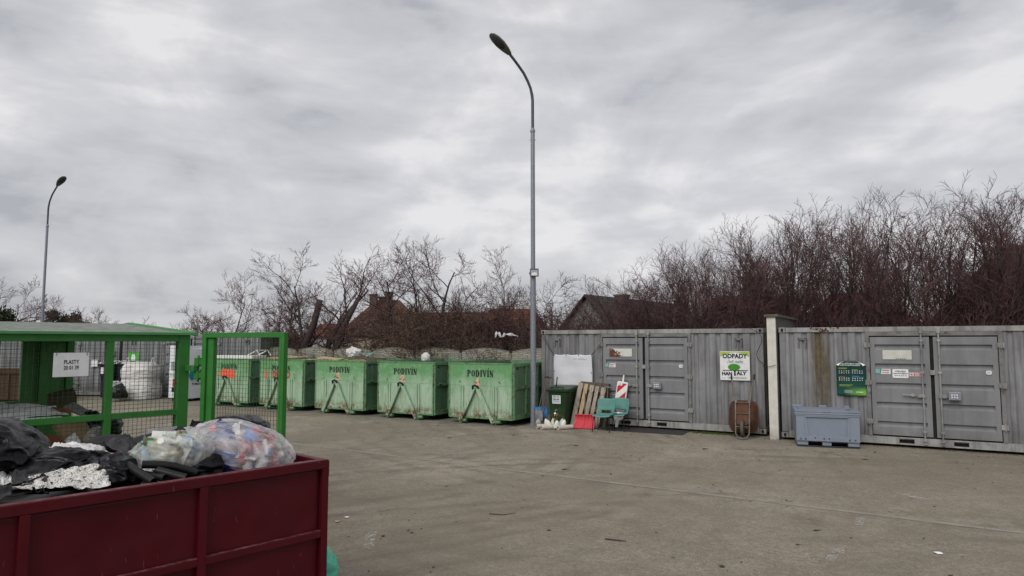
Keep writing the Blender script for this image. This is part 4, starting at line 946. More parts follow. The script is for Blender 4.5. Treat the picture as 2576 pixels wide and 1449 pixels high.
# sign PLASTY
def cage_pt(px, py, yl=-.03):
    """point on the cage front plane seen at the display pixel"""
    d = ray(px, py); n_ = Vector((-sin(CA), cos(CA), 0)); p0 = CG+n_*yl; t_ = (p0-Vector((0,0,EYE))).dot(n_)/d.dot(n_); return Vector((0,0,EYE))+d*t_
def cage_loc(px, py):
    q = cage_pt(px, py)-CG; return q.x*cos(CA)+q.y*sin(CA), q.z
x0, za = cage_loc(135, 887); x1, zb_ = cage_loc(225, 887); _, zc = cage_loc(225, 946)
def CWp(x, y, z): return CG+Vector((cos(CA)*x-sin(CA)*y, sin(CA)*x+cos(CA)*y, z))
e = thing('notice_sign', 'white notice reading plastics and a waste code, hung on the cage mesh', 'sign', CWp((x0+x1)/2, -.03, (zb_+zc)/2), CA)
w = (x1-x0)/2; h = (zb_-zc)/2
mb = MB(); mb.box(-w, w, -.003, 0, -h, h); mb.build('board', M['white_panel'], e, bevel=.002)
mb = MB(); mb.text('PLASTY', 0, h*.22, h*.46, -.005, bold=.0012, sx=w/h*.56); mb.text('20 01 39', 0, -h*.26, h*.46, -.005, bold=.0012, sx=w/h*.52); mb.build('lettering', M['black_print'], e)
for q in (-1, 1):
    mb = MB(); mb.tube([(q*(w-.03), -.008, h+.02), (q*(w-.025), -.012, h-.03), (q*(w-.03), .02, h-.01)], .003, 5); mb.build('wire_clip', M['galv_dark'], e)
x0, za = cage_loc(372, 1078); x1, zb_ = cage_loc(445, 1072); _, zc = cage_loc(445, 1130)
e = thing('notice_sign', 'translucent white drinks notice low on the cage, half hidden by sacks', 'sign', CWp((x0+x1)/2, -.03, (zb_+zc)/2), CA); w = (x1-x0)/2; h = abs(zb_-zc)/2
mb = MB(); mb.box(-w, w, -.003, 0, -h, h); mb.build('board', m_clear('acrylic', (.75,.75,.75), .55), e)
mb = MB(); mb.text('NÁPOJ', .0, h*.22, h*.3, -.006, bold=.001, sx=w/h*.62); mb.build('lettering', M['black_print'], e)
# gate leaf, swung open to the right
GP = Vector((-.45*8.8, 8.8, 0)); gt = Vector((-.3305*8.25, 8.25, 0)); GA = atan2(gt.y-GP.y, gt.x-GP.x); GW = (gt-GP).length
ga = thing('mesh_gate', 'green mesh gate leaf hanging open to the right of the cage', 'gate', GP, GA)
GT = 2.25+23.5*8.6/F
mb = MB(); mb.box(0, .07, -.03, .04, .2, GT-.06); mb.box(.07, .17, .0, .06, .2, GT-.06); mb.build('hinge_stile', M['cage'], ga, bevel=.004)
mb = MB(); mb.box(0, GW, -.03, .04, GT-.06, GT+.004); mb.box(.17, GW-.1, -.03, .04, .2, .27); mb.build('rails', M['cage'], ga, bevel=.004)
mb = MB(); mb.box(GW-.075, GW-.04, -.03, .03, .25, GT-.061); mb.box(GW-.036, GW+.006, -.035, .035, .15, GT-.002); mb.build('lock_stile', M['cage'], ga, bevel=.004)
mb = MB(); wire_panel(mb, (.17, .01, .27), (1,0,0), GW-.27, GT-.34, .046, .052, .0018); mb.build('mesh_panel', M['cage_wire'], ga)
mb = MB(); mb.box(-.14, -.065, -.02, .05, 1.94, 2.05); mb.box(-.14, -.065, -.02, .05, 1.77, 1.88); mb.box(-.065, 0, -.012, .04, 1.96, 2.03); mb.box(-.065, 0, -.012, .04, 1.79, 1.86); mb.tube([(-.1, .015, 1.74), (-.1, .015, 2.08)], .014, 8); mb.build('hinge', M['cage'], ga, bevel=.004)
mb = MB(); mb.bar(CG+Vector((.0, -.02, 1.915)), GP+Vector((-.10, .01, 1.915)), .05, .075); o = mb.build('hinge_arm', M['cage'], cg, bevel=.004); o.parent = cg; o.matrix_parent_inverse = (Matrix.Translation(CG) @ Matrix.Rotation(CA, 4, 'Z')).inverted()
# contents of the cage
cardb = paint('cardboard', (.27,.19,.11), (.21,.145,.085), 4, .85); cardd = paint('cardboard_dark', (.1,.07,.045), (.06,.045,.035), 4, .9); orng = paint('orange_card', (.24,.06,.02), (.16,.045,.02), 6, .7)
mb = MB()
def cheap(u, v):
    x = -CL+.1+(CL-1.55)*u; y = .12+(CD-.4)*v; e_ = min(1, (1-u)*5, u*20)*min(1, v*9, (1-v)*5)
    return (x, y, .3+e_*(.42+.10*fbm(Vector((x*2, y*2, 5)), 3)))
mb.grid(cheap, 50, 40); o = mb.build('mixed_waste', M['blackbag'], smooth='all'); o.location = CG; o.rotation_euler = (0, 0, CA); tag(o, 'dark pile of plastic waste lying inside the green cage', 'waste', kind='stuff')
def P1(cx, cy, Y): return at(cx/2.415*.644, (1150+cy/2.415)*.644, Y)
def card(lab, pts, mat, th=.02, name='cardboard_sheet', marks=None):
    mb = MB(); n_ = (pts[1]-pts[0]).cross(pts[-1]-pts[0]).normalized()*th; k = len(pts)
    mb.add(pts+[p-n_ for p in pts], [tuple(range(k)), tuple(reversed(range(k, 2*k)))]+[(i, (i+1) % k, (i+1) % k+k, i+k) for i in range(k)])
    return tag(mb.build(name, mat), lab, 'cardboard')
def m_print():
    m = NT('printed_board'); v = m.n('ShaderNodeTexVoronoi', feature='F1', distance='CHEBYCHEV'); v.inputs['Scale'].default_value = 6; m.l(m.noise(1, 1) if False else m.co(), v.inputs['Vector'])
    c = m.mix(m.mul(m.ramp(v.outputs['Distance'], .18, .14), m.ramp(m.noise(4, 3), .6, .64)), (.9,.91,.9), (.03,.09,.12)); c = m.mix(m.ramp(m.noise(1.4, 2, stretch=(2, .3, 1)), .68, .7), c, (.55,.16,.04)); m.col(c); m.b.inputs['Roughness'].default_value = .5; return m.mat
mprint = m_print()
def fold(a_, b_, c_, d_): return [a_, b_, c_, d_]
tag(sheet('printed_sack_pile', mprint, [P1(-250,1190,7.85), P1(-200,1045,8.35), P1(520,1075,8.8), P1(650,1140,8.5)], 31, .02, fr=2, sag=.05), 'flattened white printed packaging on the pile inside the cage', 'packaging')
card('white box side lying below the printed packaging', [P1(-250,1190,7.88), P1(590,1150,8.38), P1(590,1185,8.38), P1(-250,1260,7.88)], mprint, .05)
card('orange printed box flap on the cage pile', [P1(80,1045,9.0), P1(160,1048,9.0), P1(215,1082,8.6), P1(170,1080,8.6)], orng)
card('orange strip of a printed box right of the white packaging', [P1(500,1070,8.7), P1(690,1100,8.2), P1(650,1118,8.2), P1(560,1110,8.4)], orng)
card('brown cardboard box lid at the back of the cage pile', [P1(90,1015,9.4), P1(360,1020,9.6), P1(365,1058,9.6), P1(90,1050,9.4)], cardb, .1)
card('dark brown open carton at the back right of the cage pile', [P1(440,1035,9.4), P1(690,975,9.7), P1(725,1050,9.5), P1(500,1075,9.3)], cardd, .15)
card('grey carton flap on the right shoulder of the cage pile', [P1(600,1075,8.9), P1(700,1035,9.1), P1(850,1120,8.8), P1(810,1165,8.6), P1(690,1120,8.7)], paint('grey_card', (.25,.26,.26), (.32,.32,.31), 5, .8), .03)
card('large tan cardboard box leaning behind the lower cage mesh', [P1(485,1245,8.15), P1(760,1178,8.5), P1(900,1420,8.5), P1(870,1520,8.4), P1(640,1470,8.2)], cardb, .06)
e = card('white paper label stuck diamond-wise on the tan cardboard box', [P1(605,1375,8.1), P1(705,1303,8.22), P1(765,1395,8.26), P1(660,1450,8.13)], M['white_panel'], .004, 'paper_label')
card('orange and brown carton behind the lower cage mesh', [P1(270,1330,7.85), P1(480,1325,8.05), P1(570,1400,8.12), P1(560,1480,8.1), P1(280,1500,7.85)], orng, .08)
tag(blob('black_sack', M['blackbag'], P1(900,1300,8.75), (.28, .25, .26), seed=20, wr=.12), 'black sack inside the cage right of the tan cardboard', 'sack')
tag(blob('clear_sack', M['clear'], P1(910,1345,8.42), (.12, .12, .12), seed=21, wr=.1, sub=4), 'small clear bag inside the cage beside the tan cardboard', 'sack')

# ------------------------------------------------------------------ lamp posts
def lamp(label, base, dirx, diry, sc=1, flood=False):
    t = thing('street_lamp', label, 'street lamp', base, 0, 'street lamps')
    mb = MB(); mb.tube([(0,0,0), (0,0,4.15)], [.078, .076], 20); mb.tube([(0,0,4.14), (0,0,4.2)], [.08, .062], 20); mb.build('lower_pole', M['galv'], t, smooth=True)
    mb = MB(); mb.tube([(0,0,4.16), (0,0,8.2)], [.062, .058], 18); mb.tube([(-.09,0,7.92), (.09,0,7.92)], .008, 6); mb.build('upper_pole', M['galv'], t, smooth=True)
    mb = MB(); mb.lathe([(.058, 8.12), (.07, 8.15), (.07, 8.2), (.045, 8.26)], 18); mb.build('collar', M['galv'], t, smooth=True)
    pts = [(0, 8.2), (0, 9.05), (-.015, 9.2), (-.06, 9.4), (-.14, 9.58), (-.25, 9.77), (-.38, 9.92), (-.5, 10.05), (-.62, 10.17)]
    P = [Vector((dirx*-a_*1.3, diry*-a_*1.3, z)) for a_, z in pts]
    mb = MB(); mb.tube(P, [.042]*3+[.038]*6, 12); mb.build('arm', M['galv_dark'], t, smooth=True)
    ax = (P[-1]-P[-2]).normalized(); ax = (ax*.8+Vector((dirx, diry, 0)).normalized()*.2).normalized()
    sd_ = ax.cross(Vector((0,0,1))).normalized(); up_ = sd_.cross(ax)
    n0 = 12; mb = MB(); prof = [(0, .05, .03), (.04, .085, .05), (.2, .14, .085), (.4, .18, .1), (.6, .17, .09), (.74, .12, .06), (.8, .04, .02)]
    vs = []
    for d_, w_, h_ in prof:
        for k in range(20):
            a_ = 2*pi*k/20; zz_ = sin(a_)*h_
            if zz_ < 0: zz_ *= .35
            vs.append(P[-1]+ax*d_+sd_*cos(a_)*w_+up_*zz_)
    fs = [(i*20+k, i*20+(k+1) % 20, (i+1)*20+(k+1) % 20, (i+1)*20+k) for i in range(len(prof)-1) for k in range(20)]+[tuple(range(20)), tuple(range(120, 140))]
    mb.add(vs, fs); hd = mb.build('lamp_head', paint('lamp_grey', (.12,.12,.11), (.16,.16,.15), 5, .45), t, smooth=True)
    mb = MB(); vs = []
    for r_, dz in ((1, -.028), (.8, -.055), (.4, -.07), (.02, -.073)):
        for k in range(20): a_ = 2*pi*k/20; vs.append(P[-1]+ax*(.48+.24*r_*cos(a_))+sd_*.145*r_*sin(a_)+up_*dz)
    mb.add(vs, [(i*20+k, i*20+(k+1) % 20, (i+1)*20+(k+1) % 20, (i+1)*20+k) for i in range(3) for k in range(20)])
    gl = NT('lamp_glass'); gl.col((.05,.055,.06)); gl.b.inputs['Roughness'].default_value = .12; mb.build('lens', gl.mat, hd, smooth=True)
    mb = MB(); mb.tube([(0,0,0), (0,0,.012)], .2, 20); mb.tube([(0,0,.012), (0,0,.05)], [.11, .085], 20)
    for k in range(4): a_ = k*pi/2+.5; mb.tube([(cos(a_)*.13, sin(a_)*.13, .01), (cos(a_)*.13, sin(a_)*.13, .04)], .014, 6)
    mb.build('base_flange', M['rusty_frame'], t)
    mb = MB(); mb.box(-.045, .045, -.083, -.06, .85, 1.4); mb.build('access_door', M['galv'], t, bevel=.012)
    return t
l1 = lamp('tall galvanised street lamp standing by the corner of the left container', (.582, 18.8, 0), -.78, -.62)
l2 = lamp('farther street lamp rising behind the green cage at the left', (-23.8, 34.6, 0), .85, -.52)
mb = MB(); p = Vector((.582, 18.8, 4.1)); mb.box(-.09, .15, -.16, -.1, -.03, .19); fl = thing('flood_light', 'small square flood light clamped on the near street lamp', 'flood light', p+Vector((0,0,-.02)), 0)
mb.build('housing', M['galv_dark'], fl, bevel=.008)
mb = MB(); mb.box(-.065, .125, -.165, -.16, -.01, .15); mb.build('reflector', paint('reflector', (.3,.3,.3), (.4,.4,.4), 5, .3), fl)
mb = MB(); mb.xz([(-.03, .08), (.09, .08), (.12, .0), (-.06, .0)], -.168); mb.build('bright_panel', M['white_plastic'], fl)
mb = MB(); mb.box(-.1, .1, -.1, .085, .05, .09); mb.box(-.11, -.085, -.02, .02, .05, .09); mb.build('clamp', M['galv_dark'], fl)

# ------------------------------------------------------------------ things in front of the left container
# wheelie bin
bt = thing('wheelie_bin', 'dark green wheelie bin with white sticker between pallets and lamp post', 'wheelie bin', (.95, 18.45, 0), radians(-27))
bg = paint('bin_green', (.012,.040,.012), (.010,.033,.011), 4, .45)
def bin_body(t, bg, lidm):
    mb = MB(); lv = [(.05, .45, .04, .52, .03), (.03, .5, .06, .62, .5), (.0, .56, .02, .7, .93)]
    vs = []
    for x0, x1, y0, y1, z in lv: vs += [(x0, y0, z), (x1, y0, z), (x1, y1, z), (x0, y1, z)]
    mb.add(vs, [(0,1,2,3)]+[(4*i+k, 4*i+(k+1) % 4, 4*i+4+(k+1) % 4, 4*i+4+k) for i in range(2) for k in range(4)]+[(8,9,10,11)])
    mb.build('body', bg, t, bevel=.03, seg=3)
    mb = MB(); mb.box(-.03, .59, -.02, .73, .93, .97); mb.build('rim', bg, t, bevel=.01)
    mb = MB(); mb.add([(-.04,-.05,.975),(.60,-.05,.975),(.60,.72,.985),(-.04,.72,.985),(0,0,1.02),(.56,0,1.02),(.56,.7,1.06),(0,.7,1.06)], [(0,1,2,3),(0,1,5,4),(1,2,6,5),(2,3,7,6),(3,0,4,7),(4,5,6,7)])
    ld = mb.build('lid', lidm, t, bevel=.012)
    mb = MB(); mb.tube([(.1,.02,1.02),(.1,.0,1.06),(.46,.0,1.06),(.46,.02,1.02)], .014, 8); mb.tube([(.04,.76,.98),(.04,.8,1.02),(.52,.8,1.02),(.52,.76,.98)], .016, 8); mb.build('handle', lidm, ld, smooth=True)
    for x in (.0, .5): 
        mb = MB(); mb.tube([(x-.02,.62,.1),(x+.04,.62,.1)], .1, 18); mb.build('wheel', M['rubber'], t, smooth=True)
bin_body(bt, bg, bg)
mb = MB(); mb.add([(.13,.028,.62),(.37,.028,.62),(.37,.015,.84),(.13,.015,.84)], [(0,1,2,3)]); st = mb.build('sticker', gloss_white, bt, solid=.002)
mb = MB(); Ms = Matrix.Translation((0, .010, 0))
mb.text('OLEJE A TUKY', .25, .815, .034, .0, bold=.001, sx=.85); mb.text('EKO-PF', .25, .735, .06, .002, bold=.0015, sx=.9)
mb.build('lettering', navy, bt); mb = MB(); mb.xz([(.15,.69),(.22,.698),(.3,.688),(.35,.7),(.35,.692),(.3,.68),(.22,.69),(.15,.682)], .006); mb.xz([(.15,.655),(.35,.655),(.35,.66),(.15,.66)], .008); mb.xz([(.15,.785),(.35,.785),(.35,.791),(.15,.791)], .002); mb.build('print_lines', plain('blue_print', (.05,.2,.45)), bt)
# two dark wheelie bins in the distance
for i, (x, lb) in enumerate(((-16.55, 'dark wheelie bin with striped lid, left of the pair by the far containers'), (-15.85, 'dark wheelie bin with striped lid, right of the pair beside the big white sack'))):
    db = thing('wheelie_bin', lb, 'wheelie bin', (x, 27.5, 0), radians(-6), 'dark bins by the far containers'); db.scale = (1.2, 1.2, 1.42)
    if i == 0:
        dk = plain('bin_dark', (.012,.014,.022), .5); m = NT('striped_lid'); m.col(m.mix(m.ramp(m.noise(4, 2, stretch=(2, .6, 1), dist=1), .5, .56), (.5,.5,.5), (.02,.02,.025))); sl = m.mat
    bin_body(db, dk, sl)
    if i == 0:
        mb = MB(); mb.xz([(.08,.7),(.2,.7),(.2,.88),(.08,.88)], -.004); mb.build('sticker', M['white_panel'], db)
# pallets
def m_wood(name, a_, b_):
    m = NT(name); g = m.noise(4, 5, .7, stretch=(6, 6, .6), dist=1.2); c = m.mix(m.ramp(g, .4, .6), a_, b_); c = m.mix(m.ramp(m.noise(11, 6, .9, stretch=(2, 2, .7)), .53, .6, 0, .9), c, (.07,.055,.045)); m.col(c); m.b.inputs['Roughness'].default_value = .9; m.bump(g, .4, .01); return m.mat
wood = m_wood('weathered_wood', (.40,.35,.29), (.26,.22,.18)); wood2 = m_wood('newer_wood', (.48,.36,.21), (.38,.28,.16)); wood3 = m_wood('old_wood', (.15,.115,.085), (.09,.07,.055))
def pallet(label, loc, rz, lean, roll, mats):
    t = thing('wooden_pallet', label, 'pallet', loc, 0, 'pallets leaning on the container', rot=None); t.rotation_mode = 'QUATERNION'
    t.rotation_quaternion = (Matrix.Rotation(rz, 4, 'Z') @ Matrix.Rotation(-lean, 4, 'X') @ Matrix.Rotation(roll, 4, 'Y')).to_quaternion()
    xs = [0, .18, .35, .52, .69]; wd = [.135, .11, .12, .1, .135]
    for i, (x, w_) in enumerate(zip(xs, wd)):
        mb = MB(); mb.box(x, x+w_, 0, .022, 0, 1.2); mb.build('deck_board', mats[i % len(mats)], t, bevel=.003)
    for z in (.0, .53, 1.06):
        mb = MB(); mb.box(0, .82, .023, .045, z, z+.14); mb.build('cross_board', wood3, t, bevel=.003)
        for x in (0, .34, .68):
            mb = MB(); mb.box(x, x+.14, .046, .124, z+.002, z+.138); mb.build('block', wood3, t, bevel=.003)
    for x in (0, .35, .69): mb = MB(); mb.box(x, x+.13, .125, .147, 0, 1.2); mb.build('bottom_board', wood3, t, bevel=.003)
    return t
pallet('weathered wooden pallet with one yellower board leaning behind the red shovel', (1.555, 18.6, .0), radians(-33), radians(9), radians(9), [wood, wood2, wood, wood, wood])
pallet('darker old pallet leaning hidden behind the weathered one', (1.75, 18.72, 0), radians(-30), radians(7), radians(3), [wood3])
# red snow shovel blade
rp = paint('red_plastic', (.56,.06,.08), (.45,.045,.06), 5, .4, rust=((.65,.3,.3), .66, .74, 8))
p = Vector((1.61, 18.0, 0)); st = thing('snow_shovel', 'red plastic snow shovel blade propped against the pallet', 'shovel', p, radians(-18))
mb = MB()
def sh(u, v):
    x = .0+.5*u+(.03*(1-v))*(u-.5)*2; z = .02+.34*v; y = .02+.15*v+.06*sin(v*pi)*-1*0+.07*(1-abs(2*v-1)**2)
    y += .013*sin(u*6*2*pi) + (.02 if abs(u-.5) < .04 else 0)*-1
    return (x, y, z)
mb.grid(sh, 60, 16); mb.build('blade', rp, st, smooth='all', solid=.004)
mb = MB(); mb.box(-.005, .505, .155, .185, .345, .37); mb.build('top_lip', rp, st, bevel=.006)
mb = MB(); mb.tube([(.25, .17, .3), (.25, .3, .9)], .016, 8); mb.build('shaft', wood3, st, smooth=True)
# chairs
tealm = paint('teal_plastic', (.10,.25,.22), (.075,.20,.175), 3, .38, rust=((.2,.4,.35), .64, .72, 7)); blk = plain('chair_steel', (.012,.012,.014), .4, .3)
def chair(label, loc, rz):
    t = thing('plastic_chair', label, 'chair', loc, rz, 'teal plastic chairs')
    mb = MB(); W_ = .225
    def bk(u, v):
        a_ = (u-.5)*2; z = .45+.36*v; wd = W_*(.93+.12*sin(v*2.6)) ; y = .20+.06*v-.05*(1-a_*a_)*-1*.6-.0
        zz_ = z-.03*abs(a_)**4*(v**3)
        return (a_*wd, y, zz_)
    mb.grid(bk, 18, 12)
    # opening at the seat junction: drop the lowest middle faces
    keep = [(f, m_) for k, (f, m_) in enumerate(zip(mb.f, mb.m)) if not (3 <= k//12 <= 14 and k % 12 <= 1)]
    mb.f = [k[0] for k in keep]; mb.m = [k[1] for k in keep]
    mb.build('backrest', tealm, t, smooth='all', solid=.012)
    mb = MB()
    def se(u, v):
        a_ = (u-.5)*2; y = -.2+.42*v; z = .415+.025*a_*a_-.035*(max(0, (.18-v))/.18)**2+.03*max(0, v-.85)/.15-.015*sin(v*pi); return (a_*(W_*(1.0-.05*v)), y, z)
    mb.grid(se, 16, 14); mb.build('seat', tealm, t, smooth='all', solid=.012)
    for x in (-1, 1):
        for y, dy in ((-.16, -.05), (.17, .07)):
            mb = MB(); mb.tube([(x*.14, y, .395), (x*.19, y, .39), (x*.205, y+dy*.2, .36), (x*.225, y+dy, .0)], .011, 8); mb.build('leg', blk, t, smooth=True)
    mb = MB(); mb.tube([(-.16, -.16, .395), (.16, -.16, .395)], .01, 6); mb.tube([(-.16, .17, .395), (.16, .17, .395)], .01, 6); mb.tube([(-.16, -.16, .39), (-.16, .17, .39)], .01, 6); mb.tube([(.16, -.16, .39), (.16, .17, .39)], .01, 6); mb.build('seat_frame', blk, t, smooth=True)
    return t
ch1 = chair('teal plastic chair in front, beside the red shovel blade', (2.31, 17.48, 0), radians(-26))
ch2 = chair('teal plastic chair behind, in front of the striped road beacon', (2.71, 17.70, 0), radians(-26))
mb = MB(); mb.grid(lambda u, v: (2.71-.1+.22*u, 17.64+.1*v, .45+.03*mn.noise(Vector((u*3, v*3, 0)))), 6, 4); tag(mb.build('paper_scrap', M['white_panel'], solid=.002), 'crumpled white paper lying on the seat of the rear chair', 'paper scrap')
# striped beacon
bc = thing('road_beacon', 'red and white striped road beacon leaning on the container door', 'road beacon', (2.74, 18.17, .02), 0); bc.scale = (1.05, 1, 1.03)
bc.rotation_mode = 'QUATERNION'; bc.rotation_quaternion = (Matrix.Rotation(radians(-24), 4, 'Z') @ Matrix.Rotation(radians(-4), 4, 'X') @ Matrix.Rotation(radians(8), 4, 'Y')).to_quaternion()
mb = MB(); mb.prism([(-.14,.28),(-.12,.22),(-.035,.17),(-.035,0),(.035,0),(.035,.17),(.12,.22),(.14,.28),(.14,1.14),(.12,1.17),(-.12,1.17),(-.14,1.14)], 0, .05); mb.build('body', M['white_plastic'], bc, bevel=.01)
mb = MB(); mb.tube([(0, .025, 1.16), (0, .025, 1.24), (0, .025, 1.34)], [.028, .022, .02], 12); mb.build('top_peg', M['white_plastic'], bc, smooth=True)
mb = MB(); y = -.003
def stripe(zb_, zt_):   # clipped diagonal band within x in [-.115,.115]
    mb.xz([(-.115, zb_), (.115, zt_-.0), (.115, zt_+.2), (-.115, zb_+.2)], y)
for q in ([(-.115,.86),(.115,1.13),(-.02,1.13),(-.115,1.04)], [(-.115,.52),(.115,.77),(.115,.93),(-.115,.68)], [(-.115,.27),(.115,.27),(-.115,.48)]):
    mb.xz(q, y)
mb.build('red_stripes', paint('reflective_red', (.5,.02,.035), (.42,.02,.03), 5, .35), bc)
mb = MB(); mb.xz([(-.11,1.07),(.0,1.07),(.0,1.13),(-.11,1.13)], -.004); mb.build('maker_label', gloss_white, bc); mb = MB(); mb.xz([(-.07,1.09),(-.04,1.09),(-.045,1.115),(-.06,1.11)], -.005); mb.build('maker_mark', M['black_print'], bc)
# long tools
def tool(name, label, cat, a_, b_, r, head=None, hm=None, grip=False, mat=None):
    a_ = Vector(a_); b_ = Vector(b_); t = thing(name, label, cat, a_, 0, 'tools leaning at the container corner')
    mb = MB(); mb.tube([(0,0,0), (b_-a_)*.5+Vector((.008,0,0)), b_-a_], [r, r, r*.9], 8); mb.build('shaft', mat or wood3, t, smooth=True)
    if grip: mb = MB(); d_ = b_-a_; mb.tube([d_+Vector((-.06,.01,0)), d_+Vector((.06,-.01,0))], r*1.1, 8); mb.build('grip', blk, t, smooth=True)
    if head: head(t)
    return t
def blade(w_, h_, mat, lean=.1):
    def f(t):
        mb = MB(); mb.grid(lambda u, v: ((u-.5)*w_, -.03-.03*sin(v*pi)+lean*v, .0+h_*v), 10, 8); mb.build('blade', mat, t, smooth='all', solid=.005)
    return f
bl = plain('blue_plastic', (.02,.14,.32), .4)
tool('snow_shovel', 'blue-bladed shovel leaning between the lamp post and the bin', 'shovel', at(1362,1052,18.55)+Vector((0,0,0)), at(1382,950,18.95), .014, blade(.34, .3, bl), grip=True)
tool('spade', 'old spade with dark T grip leaning left of the wheelie bin', 'spade', at(1356,1060,18.35), at(1375,948,18.9), .014, blade(.2, .28, M['rusty_frame']), grip=True)
tool('pole', 'long dark pole leaning at the far left of the tools', 'pole', at(1350,1058,18.5), at(1372,945,18.95), .013, mat=wood3)
tool('pole', 'thick dark rod standing behind the wheelie bin lid', 'pole', at(1390,1050,18.95), at(1402,948,19.0), .016, mat=blk)
tool('rake', 'bare wooden rake handle slanting low beside the bin', 'rake', at(1352,1065,18.3), at(1380,1003,18.7), .012)
tool('pickaxe', 'hammer-headed shaft standing between pallets and striped beacon', 'tool', at(1524,1060,18.0)-Vector((0,0,0)), at(1529,975,18.15), .014, lambda t: None)
mb = MB(); pk_ = [o for o in bpy.data.objects if o.name == 'pickaxe'][0]; d_ = at(1529,975,18.15)-at(1524,1060,18.0); mb.tube([d_+Vector((-.09,0,.0)), d_+Vector((.0,0,.01)), d_+Vector((.09,0,-.01))], [.014, .025, .016], 8); mb.build('head', M['rusty_frame'], pk_)
tag(blob('grey_tub', M['clear'], at(1354,1062,18.3), (.07, .07, .08), seed=40, sub=3, wr=.03), 'crushed clear plastic cup at the foot of the tools', 'cup')
# rolls of wallpaper
rollm = paint('roll_paper', (.52,.49,.42), (.44,.41,.35), 6, .75); inner = paint('roll_core', (.12,.1,.08), (.18,.15,.12), 6, .9)
def roll(label, a_, d_, ln, r):
    a_ = Vector(a_); d_ = Vector(d_).normalized(); t = thing('paper_roll', label, 'roll', a_, 0, 'rolls of lining lying on the asphalt')
    mb = MB(); mb.tube([(0,0,0), d_*ln*.3, d_*ln], [r, r*.97, r*.95], 20, caps=False)
    mb.build('outer_layer', rollm, t, smooth=True, solid=.0)
    sx_ = d_.cross(Vector((0,0,1))).normalized(); sy_ = sx_.cross(d_)
    mb = MB(); rr_ = [r, r*.85, r*.7, r*.52]
    for i in range(3):
        A_ = [(sx_*cos(k*pi/12)+sy_*sin(k*pi/12))*rr_[i]-d_*(.0+.006*(i % 2)) for k in range(24)]; B_ = [(sx_*cos(k*pi/12)+sy_*sin(k*pi/12))*rr_[i+1]-d_*(.006*((i+1) % 2)) for k in range(24)]
        mb.add(A_+B_, [(k, (k+1) % 24, 24+(k+1) % 24, 24+k) for k in range(24)])
    mb.build('end_face', rollm, t)
    mb = MB(); mb.tube([-d_*.003, d_*ln*.95], r*.52, 16, caps=False); mb.tube([d_*.1, d_*.11], r*.51, 16); mb.build('core', inner, t)
p1, p2, p3 = Vector((.655, 17.98, 0)), Vector((.76, 17.85, 0)), Vector((1.185, 17.78, 0))
roll('brownish paper roll lying half behind the leftmost white one', p1+Vector((0,.06,.06)), (.85,.45,0), .4, .058)
roll('white paper roll lying in front of the chandelier, to its left', p2+Vector((0,0,.06)), (.88,.35,0), .40, .064)
roll('white paper roll lying to the right of the chandelier', p3+Vector((0,0,.058)), (.85,.5,0), .44, .06)
# chandelier
cd = thing('chandelier', 'discarded brass chandelier with white tulip shades on the asphalt', 'chandelier', (1.13, 18.1, 0), .3); cd.scale = (1.12, 1.12, 1.15)
mb = MB(); mb.lathe([(.0,.0),(.03,.01),(.045,.04),(.02,.07),(.03,.12),(.035,.2),(.018,.24),(.035,.28),(.02,.32),(.008,.36),(.006,.4)], 14); mb.build('stem', M['brass'], cd, smooth=True)
mb = MB(); mb.lathe([(.0,.375),(.035,.33),(.03,.325),(.0,.36)], 12); mb.tube([(0,0,.4),(.03,0,.42),(.05,0,.415)], .004, 5); mb.build('finial', M['white_plastic'], cd, smooth=True)
shade_m = paint('frosted_glass', (.66,.68,.62), (.55,.57,.52), 6, .35)
for k in range(6):
    a_ = k*pi/3+.35; c_, s_ = cos(a_), sin(a_); R1 = .235
    mb = MB(); mb.tube([(c_*.03, s_*.03, .22), (c_*.09, s_*.09, .29), (c_*.16, s_*.16, .29), (c_*R1, s_*R1, .245), (c_*R1, s_*R1, .2)], .006, 6); ar = mb.build('arm', M['brass'], cd, smooth=True)
    mb = MB(); mb.tube([(c_*R1, s_*R1, .19), (c_*R1, s_*R1, .215)], .018, 10); mb.build('socket', plain('pale_yellow', (.6,.55,.25)) if k == 0 else bpy.data.materials['pale_yellow'], ar)
    mb = MB(); Mx = Matrix.Translation((c_*R1, s_*R1, .2)) @ Matrix.Rotation(.35, 4, Vector((-s_, c_, 0))) 
    mb.lathe([(.016, 0), (.04, -.03), (.058, -.08), (.066, -.13), (.078, -.165)], 24, M=Mx, wob=lambda q, a__: Vector((q.x, q.y, q.z+(.02*sin(a__*5) if q.z < -.12 else 0)))); mb.build('shade', shade_m, ar, smooth='all', solid=.003)
for k in range(10):
    a_ = k*.63; mb = MB() if k == 0 else mb
    mb.add([(cos(a_)*.02, sin(a_)*.02, .22), (cos(a_+.15)*.08, sin(a_+.15)*.08, .3), (cos(a_)*.13, sin(a_)*.13, .31+.04*(k % 2)), (cos(a_-.15)*.08, sin(a_-.15)*.08, .29)], [(0,1,2,3)])
mb.build('leaf_ornament', M['brass'], cd)
